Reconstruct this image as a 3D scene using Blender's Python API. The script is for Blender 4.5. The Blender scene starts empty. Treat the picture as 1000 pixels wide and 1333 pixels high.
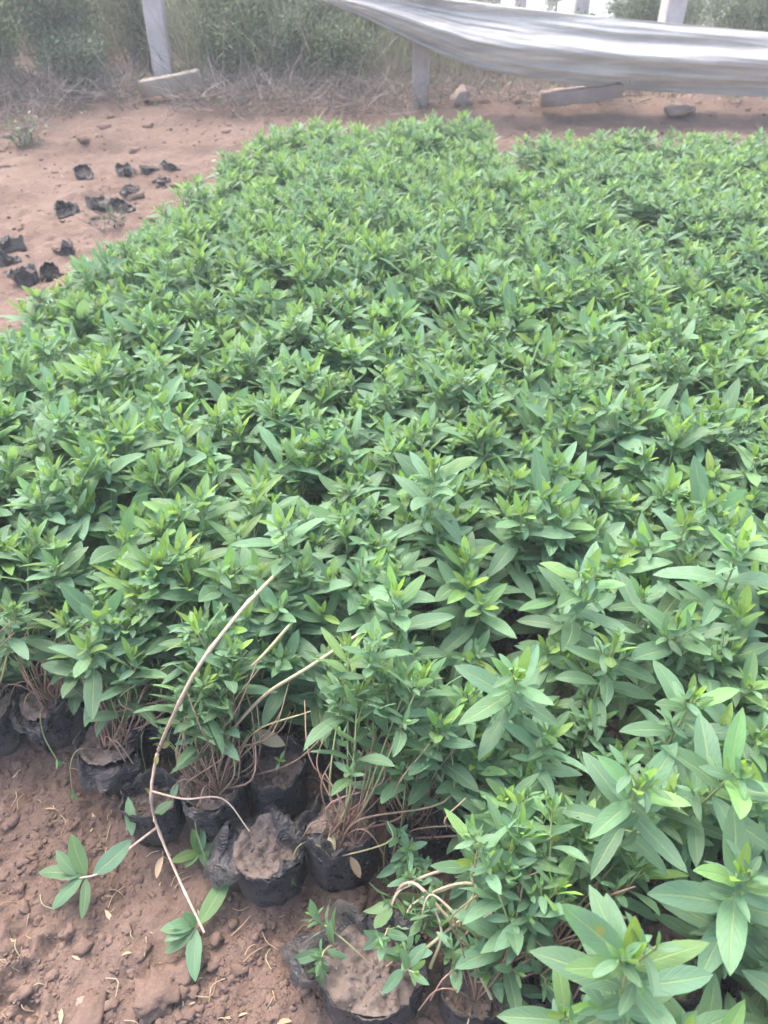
import bpy, math, random
import numpy as np

# ------------------------------------------------------------------ camera, light, exposure
scene = bpy.context.scene
COL = scene.collection
R = math.radians
PITCH = R(40.0)
CAM = np.array([0.0, 0.0, 1.12])
FOC = 1000.0                      # focal length in pixels of the 1000 x 1333 photograph
cam_d = bpy.data.cameras.new('camera')
cam = bpy.data.objects.new('camera', cam_d)
COL.objects.link(cam)
cam.location = CAM
cam.rotation_euler = (math.pi / 2 - PITCH, 0, 0)
cam_d.sensor_fit = 'VERTICAL'
cam_d.sensor_height = 24.0
cam_d.lens = 24.0 * FOC / 1333.0
cam_d.clip_start = 0.02
cam_d.clip_end = 400
cam_d.dof.use_dof = True
cam_d.dof.focus_distance = 1.05
cam_d.dof.aperture_fstop = 5.0
scene.camera = cam

SUN_EL, SUN_AZ = R(58), R(-35)
world = bpy.data.worlds.new('World')
scene.world = world
world.use_nodes = True
wn = world.node_tree.nodes
sky_n = wn.new('ShaderNodeTexSky')
sky_n.sky_type = 'NISHITA'
sky_n.sun_disc = False
sky_n.sun_elevation = SUN_EL
sky_n.sun_rotation = SUN_AZ
sky_n.air_density = 1.0
sky_n.dust_density = 6.0
sky_n.ozone_density = 0.6
world.node_tree.links.new(sky_n.outputs[0], wn['Background'].inputs[0])
wn['Background'].inputs[1].default_value = 0.15

sun_d = bpy.data.lights.new('sun', 'SUN')
sun_d.energy = 0.5
sun_d.angle = R(80)
sun_d.color = (1.0, 0.97, 0.93)
sun = bpy.data.objects.new('sun', sun_d)
COL.objects.link(sun)
# direction to the sun: azimuth measured from +Y towards +X
sdir = np.array([math.cos(SUN_EL) * math.sin(SUN_AZ), math.cos(SUN_EL) * math.cos(SUN_AZ), math.sin(SUN_EL)])
sun.rotation_euler = (math.pi / 2 - SUN_EL, 0, math.pi - SUN_AZ)

scene.view_settings.view_transform = 'Standard'
scene.view_settings.look = 'None'
scene.view_settings.exposure = 2.2
scene.view_settings.gamma = 1.0
scene.cycles.max_bounces = 12
scene.cycles.use_denoising = True

# ------------------------------------------------------------------ helpers
rng = np.random.default_rng(7)
CP, SP = math.cos(PITCH), math.sin(PITCH)


def ray(px, py):
    u, v = (px - 500.0) / FOC, (py - 666.5) / FOC
    return np.array([u, CP - v * SP, -SP - v * CP])


def P(px, py, z):
    """the point at height z that the photograph shows at a pixel"""
    d = ray(px, py)
    return CAM + d * ((z - CAM[2]) / d[2])


def PY(px, py, y):
    d = ray(px, py)
    return CAM + d * (y / d[1])


def project(p):
    q = np.asarray(p) - CAM
    dep = q[1] * CP - q[2] * SP
    up = q[1] * SP + q[2] * CP
    return 500 + FOC * q[0] / dep, 666.5 - FOC * up / dep, dep


def unit(a):
    a = np.asarray(a, float)
    n = np.linalg.norm(a, axis=-1, keepdims=True)
    return a / np.maximum(n, 1e-9)


def _hash(ix, iy, seed):
    h = (ix.astype(np.int64) * 374761393 + iy.astype(np.int64) * 668265263 + seed * 982451653) & 0xffffffff
    h = ((h ^ (h >> 13)) * 1274126177) & 0xffffffff
    h = (h ^ (h >> 16)) & 0xffffff
    return h / float(0xffffff)


def vnoise(x, y, seed=0):
    x = np.asarray(x, float); y = np.asarray(y, float)
    ix, iy = np.floor(x), np.floor(y)
    fx, fy = x - ix, y - iy
    fx = fx * fx * fx * (fx * (fx * 6 - 15) + 10); fy = fy * fy * fy * (fy * (fy * 6 - 15) + 10)
    a = _hash(ix, iy, seed); b = _hash(ix + 1, iy, seed)
    c = _hash(ix, iy + 1, seed); d = _hash(ix + 1, iy + 1, seed)
    return (a + (b - a) * fx) * (1 - fy) + (c + (d - c) * fx) * fy


def fbm(x, y, oct=4, seed=0, gain=0.5):
    s, a, t = 0, 1.0, 0
    c, sn = math.cos(0.7), math.sin(0.7)
    for k in range(oct):
        s = s + a * (vnoise(x, y, seed + k) - 0.5); t += a
        x, y = (x * c - y * sn) * 2.03 + 3.1, (x * sn + y * c) * 2.03 - 1.7
        a *= gain
    return s / t * 2


def sstep(a, b, x):
    t = np.clip((np.asarray(x, float) - a) / (b - a), 0, 1)
    return t * t * (3 - 2 * t)


class MB:
    """collects quads with a four-number attribute per vertex; build() links them as ONE mesh object"""
    def __init__(self):
        self.v, self.f, self.a, self.n = [], [], [], 0

    def add(self, verts, faces, attr):
        verts = np.asarray(verts, float).reshape(-1, 3)
        self.v.append(verts)
        self.f.append(np.asarray(faces, np.int64).reshape(-1, 4) + self.n)
        at = np.empty((len(verts), 4)); at[:] = attr
        self.a.append(at)
        self.n += len(verts)

    def grid(self, pts, attr, closed=False):
        m, n = pts.shape[:2]
        idx = np.arange(m * n).reshape(m, n)
        if closed:
            idx = np.concatenate([idx, idx[:, :1]], 1)
        f = np.stack([idx[:-1, :-1], idx[:-1, 1:], idx[1:, 1:], idx[1:, :-1]], -1)
        at = np.asarray(attr, float)
        self.add(pts.reshape(-1, 3), f.reshape(-1, 4), at.reshape(-1, 4) if at.ndim > 1 else at)

    def tube(self, pts, rad, sides=6, rnd=0.5, t0=0.0, t1=1.0):
        pts = np.asarray(pts, float); m = len(pts)
        rad = np.broadcast_to(np.asarray(rad, float), (m,))
        tan = unit(np.gradient(pts, axis=0))
        ref = np.array([0.31, 0.17, 0.93]) if abs(tan[0][2]) < 0.9 else np.array([0.9, 0.3, 0.1])
        b = unit(np.cross(tan, ref)); c = np.cross(tan, b)
        th = np.arange(sides) / sides * 2 * math.pi
        ring = b[:, None] * np.cos(th)[None, :, None] + c[:, None] * np.sin(th)[None, :, None]
        g = pts[:, None] + ring * rad[:, None, None]
        at = np.zeros((m, sides, 4)); at[..., 0] = 0.25
        at[..., 1] = np.linspace(t0, t1, m)[:, None]; at[..., 2] = rnd; at[..., 3] = 0.5
        self.grid(g, at, closed=True)

    def mesh(self, name, mat):
        me = bpy.data.meshes.new(name)
        v = np.concatenate(self.v); f = np.concatenate(self.f); a = np.concatenate(self.a)
        me.vertices.add(len(v)); me.vertices.foreach_set('co', v.astype(np.float32).ravel())
        me.loops.add(f.size); me.loops.foreach_set('vertex_index', f.astype(np.int32).ravel())
        me.polygons.add(len(f))
        me.polygons.foreach_set('loop_start', np.arange(0, f.size, 4, dtype=np.int32))
        me.polygons.foreach_set('use_smooth', np.ones(len(f), bool))
        at = me.attributes.new('dat', 'FLOAT_COLOR', 'POINT')
        at.data.foreach_set('color', a.astype(np.float32).ravel())
        me.update(calc_edges=True); me.validate()
        me.materials.append(mat)
        return me

    def build(self, name, mat, parent=None):
        if not self.v:
            return None
        return link(name, self.mesh(name, mat), parent)


def link(name, data, parent=None, loc=None, rz=0.0, sc=1.0):
    o = bpy.data.objects.new(name, data)
    COL.objects.link(o)
    if parent is not None:
        o.parent = parent
    if loc is not None:
        o.location = [float(q) for q in loc]
    if rz:
        o.rotation_euler = (0, 0, float(rz))
    if sc != 1.0:
        o.scale = (float(sc),) * 3
    return o


def tag(o, label=None, cat=None, group=None, kind=None):
    for k, val in (('label', label), ('category', cat), ('group', group), ('kind', kind)):
        if val:
            o[k] = val
    return o


def empty(name, label, cat, loc, group=None, rz=0.0, sc=1.0):
    o = link(name, None, None, loc, rz, sc)
    o.empty_display_size = 0.05
    return tag(o, label, cat, group)


def spline(ctrl, n=24):
    """smooth curve through control points"""
    c = np.asarray(ctrl, float)
    k = len(c)
    if k == 2:
        return c[0] + (c[1] - c[0]) * np.linspace(0, 1, n)[:, None]
    ext = np.vstack([2 * c[0] - c[1], c, 2 * c[-1] - c[-2]])
    out = []
    for t in np.linspace(0, k - 1 - 1e-6, n):
        i = int(t); f = t - i
        p0, p1, p2, p3 = ext[i:i + 4]
        out.append(0.5 * (2 * p1 + (p2 - p0) * f + (2 * p0 - 5 * p1 + 4 * p2 - p3) * f * f + (3 * p1 - p0 - 3 * p2 + p3) * f ** 3))
    return np.array(out)


# ------------------------------------------------------------------ materials
class NT:
    def __init__(self, name):
        self.m = bpy.data.materials.new(name)
        self.m.use_nodes = True
        self.t = self.m.node_tree
        self.t.nodes.clear()
        self.out = self.n('ShaderNodeOutputMaterial')

    def n(self, typ, **kw):
        nd = self.t.nodes.new(typ)
        for k, v in kw.items():
            setattr(nd, k, v)
        return nd

    def l(self, a, b):
        self.t.links.new(a, b)

    def put(self, sock, val):
        if hasattr(val, 'is_output'):
            self.l(val, sock)
        elif val is not None:
            sock.default_value = val

    def math(self, op, a, b=None, c=None, clamp=False):
        nd = self.n('ShaderNodeMath', operation=op, use_clamp=clamp)
        self.put(nd.inputs[0], a); self.put(nd.inputs[1], b); self.put(nd.inputs[2], c)
        return nd.outputs[0]

    def mix(self, f, a, b, blend='MIX'):
        nd = self.n('ShaderNodeMix', data_type='RGBA', blend_type=blend)
        c = lambda q: (*q, 1.0) if isinstance(q, tuple) and len(q) == 3 else q
        self.put(nd.inputs[0], f); self.put(nd.inputs[6], c(a)); self.put(nd.inputs[7], c(b))
        return nd.outputs[2]

    def rng(self, x, a, b, c=0.0, d=1.0):
        nd = self.n('ShaderNodeMapRange')
        nd.clamp = True
        self.put(nd.inputs[0], x)
        for i, q in enumerate((a, b, c, d)):
            nd.inputs[i + 1].default_value = q
        return nd.outputs[0]

    def noise(self, scale, detail=4, rough=0.55, vec=None, dist=0.0):
        nd = self.n('ShaderNodeTexNoise')
        nd.inputs['Scale'].default_value = scale
        nd.inputs['Detail'].default_value = detail
        nd.inputs['Roughness'].default_value = rough
        nd.inputs['Distortion'].default_value = dist
        if vec is not None:
            self.l(vec, nd.inputs['Vector'])
        return nd.outputs[0]

    def obj(self):
        return self.n('ShaderNodeTexCoord').outputs['Object']

    def ramp(self, x, stops):
        nd = self.n('ShaderNodeValToRGB')
        e = nd.color_ramp.elements
        while len(e) < len(stops):
            e.new(0.5)
        for el, (p, c) in zip(e, stops):
            el.position = p; el.color = (*c, 1)
        self.l(x, nd.inputs[0])
        return nd.outputs[0]

    def dat(self):
        a = self.n('ShaderNodeAttribute', attribute_name='dat')
        s = self.n('ShaderNodeSeparateColor')
        self.l(a.outputs['Color'], s.inputs[0])
        return s.outputs[0], s.outputs[1], s.outputs[2], a.outputs['Alpha']

    def bump(self, h, strength, dist, nrm=None):
        b = self.n('ShaderNodeBump')
        b.inputs['Strength'].default_value = strength
        b.inputs['Distance'].default_value = dist
        self.l(h, b.inputs['Height'])
        if nrm is not None:
            self.l(nrm, b.inputs['Normal'])
        return b.outputs[0]

    def bsdf(self, col, rough, nrm=None, spec=0.5, **kw):
        b = self.n('ShaderNodeBsdfPrincipled')
        self.put(b.inputs['Base Color'], (*col, 1.0) if isinstance(col, tuple) and len(col) == 3 else col)
        self.put(b.inputs['Roughness'], rough)
        b.inputs['Specular IOR Level'].default_value = spec
        if nrm is not None:
            self.l(nrm, b.inputs['Normal'])
        for k, v in kw.items():
            self.put(b.inputs[k.replace('_', ' ')], v)
        return b.outputs[0]

    def done(self, shader):
        self.l(shader, self.out.inputs[0])
        return self.m


def leaf_material(name, dull=0.0):
    N = NT(name)
    s, t, r, age = N.dat()
    col = N.ramp(age, [(0.0, (0.33, 0.50, 0.07)), (0.16, (0.225, 0.405, 0.10)), (0.34, (0.153, 0.306, 0.152)),
                       (0.60, (0.136, 0.262, 0.168)), (0.86, (0.145, 0.26, 0.115)), (0.95, (0.27, 0.26, 0.07)), (1.0, (0.23, 0.15, 0.09))])
    oi = N.n('ShaderNodeObjectInfo').outputs['Random']
    br = N.math('MULTIPLY', N.rng(r, 0, 1, 0.72, 1.25), N.rng(oi, 0, 1, 0.86, 1.14))
    hsv = N.n('ShaderNodeHueSaturation')
    N.l(N.rng(r, 0, 1, 0.488, 0.515), hsv.inputs['Hue'])
    N.l(br, hsv.inputs['Value']); N.l(col, hsv.inputs['Color'])
    col = hsv.outputs[0]
    mott = N.noise(90, 3, 0.6, N.obj())
    col = N.mix(N.rng(mott, 0.35, 0.75, 0, 0.30), col, (0.14, 0.24, 0.10))
    e = N.math('ABSOLUTE', N.math('SUBTRACT', s, 0.5))
    rib = N.rng(e, 0.02, 0.055, 1.0, 0.0)
    ph = N.math('SUBTRACT', N.math('MULTIPLY', t, 8.0), N.math('MULTIPLY', e, 4.5))
    fr = N.math('ABSOLUTE', N.math('SUBTRACT', N.math('FRACT', ph), 0.5))
    vein = N.rng(fr, 0.0, 0.13, 1.0, 0.0)
    col = N.mix(N.math('MULTIPLY', rib, 0.55), col, (0.30, 0.40, 0.18))
    col = N.mix(N.math('MULTIPLY', vein, 0.22), col, (0.24, 0.36, 0.16))
    sp = N.noise(170, 2, 0.5, N.obj())
    col = N.mix(N.math('MULTIPLY', N.rng(sp, 0.70, 0.76), N.rng(age, 0.4, 0.8, 0.1, 0.75)), col, (0.26, 0.19, 0.09))
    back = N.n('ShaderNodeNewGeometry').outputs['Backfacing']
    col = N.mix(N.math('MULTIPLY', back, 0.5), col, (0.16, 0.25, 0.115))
    h = N.math('ADD', N.math('MULTIPLY', rib, -1.0), N.math('MULTIPLY', vein, -0.45))
    h = N.math('ADD', h, N.math('MULTIPLY', mott, 0.5))
    nrm = N.bump(h, 0.45, 0.0012)
    b = N.bsdf(col, N.rng(mott, 0.3, 0.7, 0.46, 0.64), nrm, 0.45)
    tr = N.n('ShaderNodeBsdfTranslucent')
    N.l(N.mix(0.25, col, (0.26, 0.46, 0.09)), tr.inputs[0]); N.l(nrm, tr.inputs[1])
    mx = N.n('ShaderNodeMixShader'); mx.inputs[0].default_value = 0.43
    N.l(b, mx.inputs[1]); N.l(tr.outputs[0], mx.inputs[2])
    return N.done(mx.outputs[0])


def stem_material():
    N = NT('stem_skin')
    s, t, r, age = N.dat()
    low = N.mix(r, (0.20, 0.125, 0.085), (0.34, 0.19, 0.16))
    col = N.mix(N.rng(t, 0.25, 0.6), low, N.mix(r, (0.20, 0.28, 0.10), (0.30, 0.36, 0.15)))
    n = N.noise(160, 3, 0.6, N.obj())
    col = N.mix(N.rng(n, 0.4, 0.7, 0, 0.5), col, (0.36, 0.31, 0.22))
    return N.done(N.bsdf(col, 0.55, N.bump(n, 0.4, 0.0008), 0.35))


def pale_stem_material():
    N = NT('pale_stem_skin')
    s, t, r, age = N.dat()
    col = N.ramp(t, [(0.0, (0.34, 0.38, 0.20)), (0.35, (0.42, 0.34, 0.25)), (0.75, (0.45, 0.34, 0.29)), (1.0, (0.48, 0.42, 0.34))])
    n = N.noise(140, 3, 0.6, N.obj())
    col = N.mix(N.rng(n, 0.42, 0.7, 0, 0.55), col, (0.27, 0.16, 0.12))
    return N.done(N.bsdf(col, 0.5, N.bump(n, 0.4, 0.001), 0.35))


def soil_material(name, light=1.0, fine=1.0, grey=0.0):
    N = NT(name)
    o = N.obj()
    a = N.noise(2.2, 5, 0.6, o); b = N.noise(28, 5, 0.65, o); c = N.noise(190, 4, 0.7, o)
    g = lambda q: tuple(v * light + (0.145 - v) * grey for v in q)
    col = N.mix(N.rng(a, 0.35, 0.68), g((0.124, 0.083, 0.067)), g((0.178, 0.127, 0.105)))
    col = N.mix(N.rng(b, 0.38, 0.72, 0, 0.6), col, g((0.086, 0.056, 0.045)))
    col = N.mix(N.rng(c, 0.52, 0.8, 0, 0.5), col, g((0.26, 0.195, 0.155)))
    h = N.math('ADD', N.math('MULTIPLY', b, 1.0), N.math('MULTIPLY', c, 0.35))
    v = N.n('ShaderNodeTexVoronoi'); v.inputs['Scale'].default_value = 75; N.l(o, v.inputs['Vector'])
    h = N.math('ADD', h, N.math('MULTIPLY', v.outputs[0], -0.35))
    return N.done(N.bsdf(col, 0.92, N.bump(h, 0.75, 0.012 * fine), 0.2))


def bag_material():
    N = NT('black_film')
    o = N.obj()
    oi = N.n('ShaderNodeObjectInfo').outputs['Random']
    mp = N.n('ShaderNodeMapping'); N.l(o, mp.inputs[0]); mp.inputs['Scale'].default_value = (1, 1, 4.5)
    N.l(oi, mp.inputs['Location'])
    fine = N.noise(75, 4, 0.6, mp.outputs[0], 0.6)
    crease = N.noise(34, 5, 0.65, o, 1.6)
    sep = N.n('ShaderNodeSeparateXYZ'); N.l(o, sep.inputs[0])
    dust = N.noise(40, 5, 0.65, o)
    d = N.math('MULTIPLY', N.rng(dust, 0.42, 0.72), N.rng(sep.outputs[2], 0.0, 0.11, 0.9, 0.4))
    col = N.mix(d, (0.019, 0.022, 0.029), (0.15, 0.12, 0.108))
    wv = N.math('SINE', N.math('MULTIPLY', N.math('ADD', sep.outputs[2], N.math('MULTIPLY', crease, 0.012)), 1700.0))
    h = N.math('ADD', N.math('MULTIPLY', fine, 0.5), crease)
    h = N.math('ADD', h, N.math('MULTIPLY', wv, 0.035))
    return N.done(N.bsdf(col, N.rng(d, 0, 0.6, 0.27, 0.65), N.bump(h, 1.0, 0.012), 0.6))


def concrete_material(name, tint):
    N = NT(name)
    o = N.obj()
    a = N.noise(7, 5, 0.6, o); b = N.noise(60, 4, 0.7, o)
    col = N.mix(N.rng(a, 0.35, 0.7), tint, tuple(q * 0.72 for q in tint))
    col = N.mix(N.rng(b, 0.5, 0.8, 0, 0.6), col, tuple(q * 0.6 for q in tint))
    sep = N.n('ShaderNodeSeparateXYZ'); N.l(o, sep.inputs[0])
    low = N.math('MULTIPLY', N.rng(sep.outputs[2], 0.0, 0.14, 0.8, 0.0), N.rng(a, 0.3, 0.6))
    col = N.mix(low, col, (0.21, 0.15, 0.11))
    h = N.math('ADD', a, N.math('MULTIPLY', b, 0.5))
    return N.done(N.bsdf(col, 0.9, N.bump(h, 0.7, 0.012), 0.25))


def sheet_material():
    N = NT('milky_film')
    s, t, r, age = N.dat()
    o = N.obj()
    mp = N.n('ShaderNodeMapping'); N.l(o, mp.inputs[0]); mp.inputs['Scale'].default_value = (0.7, 3, 9)
    a = N.noise(3.5, 5, 0.6, mp.outputs[0]); b = N.noise(1.3, 4, 0.6, o)
    col = N.mix(N.rng(a, 0.35, 0.7), (0.62, 0.62, 0.61), (0.38, 0.37, 0.37))  # darker streaks along the length: fold shading put into the colour
    col = N.mix(N.rng(b, 0.45, 0.75, 0, 0.5), col, (0.45, 0.41, 0.40))
    cr = N.noise(9, 4, 0.6, o, 1.2)
    nrm = N.bump(N.math('ADD', a, N.math('MULTIPLY', cr, 0.8)), 0.35, 0.02)
    col = N.mix(N.rng(cr, 0.5, 0.75, 0, 0.35), col, (0.40, 0.35, 0.31))
    p = N.bsdf(col, 0.75, nrm, 0.18)
    tr = N.n('ShaderNodeBsdfTranslucent'); N.l(col, tr.inputs[0])
    mx = N.n('ShaderNodeMixShader'); mx.inputs[0].default_value = 0.4
    N.l(p, mx.inputs[1]); N.l(tr.outputs[0], mx.inputs[2])
    return N.done(mx.outputs[0])


def weed_material(name, c0, c1, c2):
    N = NT(name)
    s, t, r, age = N.dat()
    col = N.ramp(r, [(0.0, c0), (0.55, c1), (1.0, c2)])
    oi = N.n('ShaderNodeObjectInfo').outputs['Random']
    hsv = N.n('ShaderNodeHueSaturation'); N.l(N.rng(oi, 0, 1, 0.85, 1.15), hsv.inputs['Value']); N.l(col, hsv.inputs['Color'])
    b = N.bsdf(hsv.outputs[0], 0.6, None, 0.35)
    tr = N.n('ShaderNodeBsdfTranslucent'); N.l(hsv.outputs[0], tr.inputs[0])
    mx = N.n('ShaderNodeMixShader'); mx.inputs[0].default_value = 0.25
    N.l(b, mx.inputs[1]); N.l(tr.outputs[0], mx.inputs[2])
    return N.done(mx.outputs[0])


def sky_material():
    N = NT('overcast_sky')
    e = N.n('ShaderNodeEmission')
    a = N.noise(0.05, 3, 0.5, N.obj())
    N.l(N.mix(a, (0.80, 0.86, 0.93), (0.95, 0.97, 1.0)), e.inputs[0])
    e.inputs[1].default_value = 0.75
    return N.done(e.outputs[0])


M_LEAF = leaf_material('leaf_blade')
M_STEM = stem_material()
M_PALE = pale_stem_material()
M_SOIL = soil_material('red_soil')
M_POTSOIL = soil_material('pot_soil', 1.0, 0.5, 0.35)
M_CLOD = soil_material('clod_soil', 1.04, 0.5)
M_BAG = bag_material()
M_POST = concrete_material('pale_concrete', (0.57, 0.515, 0.515))
M_GREY = concrete_material('grey_concrete', (0.36, 0.33, 0.32))
M_SLAB = concrete_material('mossy_concrete', (0.30, 0.27, 0.225))
M_STONE = concrete_material('pinkish_stone', (0.31, 0.245, 0.225))
M_SHEET = sheet_material()
M_DRYLEAF = weed_material('dry_leaf_blade', (0.30, 0.21, 0.13), (0.40, 0.30, 0.20), (0.34, 0.33, 0.22))
M_SHRUB = weed_material('shrub_leaf', (0.09, 0.135, 0.085), (0.145, 0.195, 0.125), (0.24, 0.27, 0.20))
M_SHRUB2 = weed_material('shrub_leaf_green', (0.10, 0.145, 0.08), (0.16, 0.215, 0.115), (0.25, 0.29, 0.18))
M_GRASS = weed_material('tall_grass_blade', (0.17, 0.20, 0.12), (0.25, 0.265, 0.17), (0.34, 0.31, 0.24))
M_TWIG = weed_material('dry_twig', (0.12, 0.10, 0.095), (0.20, 0.17, 0.16), (0.33, 0.29, 0.26))

# ------------------------------------------------------------------ ground
BANK0, BANK1, BANKH = 4.15, 5.0, 0.10


def glow(x, y):
    """the ground's height without its crumbs"""
    x = np.asarray(x, float); y = np.asarray(y, float)
    yy = y + 0.10 * fbm(x * 1.3, y * 0.3, 2, 31)
    z = 0.035 * sstep(BANK0, BANK0 + 0.10, yy) + (BANKH - 0.035) * sstep(BANK0 + 0.2, BANK1, yy)
    z = z - 0.33 * np.maximum(0, y - 7.6) ** 1.06
    return z


def ground(x, y):
    x = np.asarray(x, float); y = np.asarray(y, float)
    near = 1 - sstep(3.0, 8.0, y)
    d = 0.030 * fbm(x * 2.2, y * 2.2, 3, 5)
    c = fbm(x * 9, y * 9, 4, 11, 0.55)
    d = d + 0.022 * c
    rough = 0.35 + 0.65 * sstep(-0.2, 0.25, fbm(x * 3.1, y * 3.1, 2, 77))
    d = d + rough * 0.016 * (1 - np.abs(fbm(x * 26, y * 26, 3, 23)) * 2)
    d = d + rough * 0.009 * fbm(x * 62, y * 62, 3, 41)
    return glow(x, y) + d * (0.3 + 0.7 * near)


def axis(*parts):
    out = []
    for a, b, st in parts:
        out.append(np.arange(a, b, st))
    return np.concatenate(out)


gx = axis((-60, -6, 3.0), (-6, -2, 0.10), (-2, -0.75, 0.022), (-0.75, 0.22, 0.0045), (0.22, 1.0, 0.03), (1.0, 6, 0.10), (6, 61, 3.0))
gy = axis((-40, -1, 3.0), (-1, 0.16, 0.06), (0.16, 0.95, 0.0045), (0.95, 3.0, 0.02), (3.0, 6.0, 0.025), (6.0, 9, 0.15), (9, 62, 2.0))
X, Y = np.meshgrid(gx, gy)
b = MB()
b.grid(np.stack([X, Y, ground(X, Y)], -1), (0, 0, 0.5, 0.5))
g_o = tag(b.build('ground', M_SOIL), kind='structure')

# sky seen low through the gaps behind the fence, where the land falls away
b = MB()
th = np.linspace(R(-75), R(75), 49)
zz = np.array([-40.0, -18.0, 0.0, 15.0, 40.0])
TH, ZZ = np.meshgrid(th, zz)
b.grid(np.stack([110 * np.sin(TH), 110 * np.cos(TH), ZZ], -1), (0, 0, 0.5, 0.5))
tag(b.build('sky', sky_material()), kind='structure')

# ------------------------------------------------------------------ plant parts
LT = np.array([0, 0.07, 0.18, 0.32, 0.47, 0.63, 0.78, 0.9, 1.0])
LW = np.array([0.12, 0.34, 0.72, 0.94, 1.0, 0.94, 0.72, 0.42, 0.03])
LS = np.array([-1, -0.52, 0, 0.52, 1.0])
LT_LOW = np.array([0, 0.2, 0.5, 0.8, 1.0]); LW_LOW = np.array([0.12, 0.66, 1.0, 0.5, 0.02]); LS_LOW = np.array([-1, 0, 1.0])


def leaf(mb, p0, d, n, L, W, droop, age, g, low=False):
    T, PR, S = (LT_LOW, LW_LOW, LS_LOW) if low else (LT, LW, LS)
    d = unit(d); n = unit(n - np.dot(n, d) * d); s = np.cross(d, n)
    a = droop * T ** 1.25
    side = g.normal(0, 0.16) * T ** 1.5
    fwd = np.cos(a)[:, None] * d - np.sin(a)[:, None] * n + np.sin(side)[:, None] * s
    fwd = unit(fwd)
    step = np.diff(T, prepend=0)[:, None] * L
    cen = p0 + np.cumsum(fwd * step, 0)
    nl = np.cos(a)[:, None] * n + np.sin(a)[:, None] * d
    tw = g.normal(0, 0.25) * T
    sl = s[None] * np.cos(tw)[:, None] + nl * np.sin(tw)[:, None]
    nl = nl * np.cos(tw)[:, None] - s[None] * np.sin(tw)[:, None]
    w = PR * W * 0.5
    fold = g.uniform(0.12, 0.42); curl = g.uniform(-0.1, 0.25)
    wav = 0.10 * np.sin(T[:, None] * g.uniform(7, 13) + g.uniform(0, 6) + (S[None] > 0) * g.uniform(0, 3))
    hgt = (fold * np.abs(S)[None] - curl * S[None] ** 2 + wav * np.abs(S)[None]) * w[:, None]
    pts = cen[:, None] + sl[:, None] * (S[None] * w[:, None])[..., None] + nl[:, None] * hgt[..., None]
    at = np.zeros((len(T), len(S), 4))
    at[..., 0] = S[None] * 0.5 + 0.5; at[..., 1] = T[:, None]; at[..., 2] = g.random(); at[..., 3] = age
    mb.grid(pts, at)


ANG = [10, 19, 33, 48, 58, 66, 73, 80, 87, 94, 100, 106, 110, 112]
SIZ = [0.15, 0.30, 0.50, 0.76, 0.95, 1.0, 0.96, 0.86, 0.76, 0.66, 0.58, 0.5, 0.45, 0.4]
AGE = [0.0, 0.03, 0.11, 0.28, 0.46, 0.56, 0.60, 0.66, 0.70, 0.74, 0.78, 0.80, 0.82, 0.84]
DRO = [-0.15, -0.1, 0.1, 0.25, 0.4, 0.45, 0.5, 0.5, 0.55, 0.6, 0.7, 0.9, 0.9, 0.9]
GAP = [0.0, 0.005, 0.009, 0.014, 0.020, 0.025, 0.028, 0.030, 0.030, 0.030, 0.030, 0.03, 0.03, 0.03]


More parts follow.
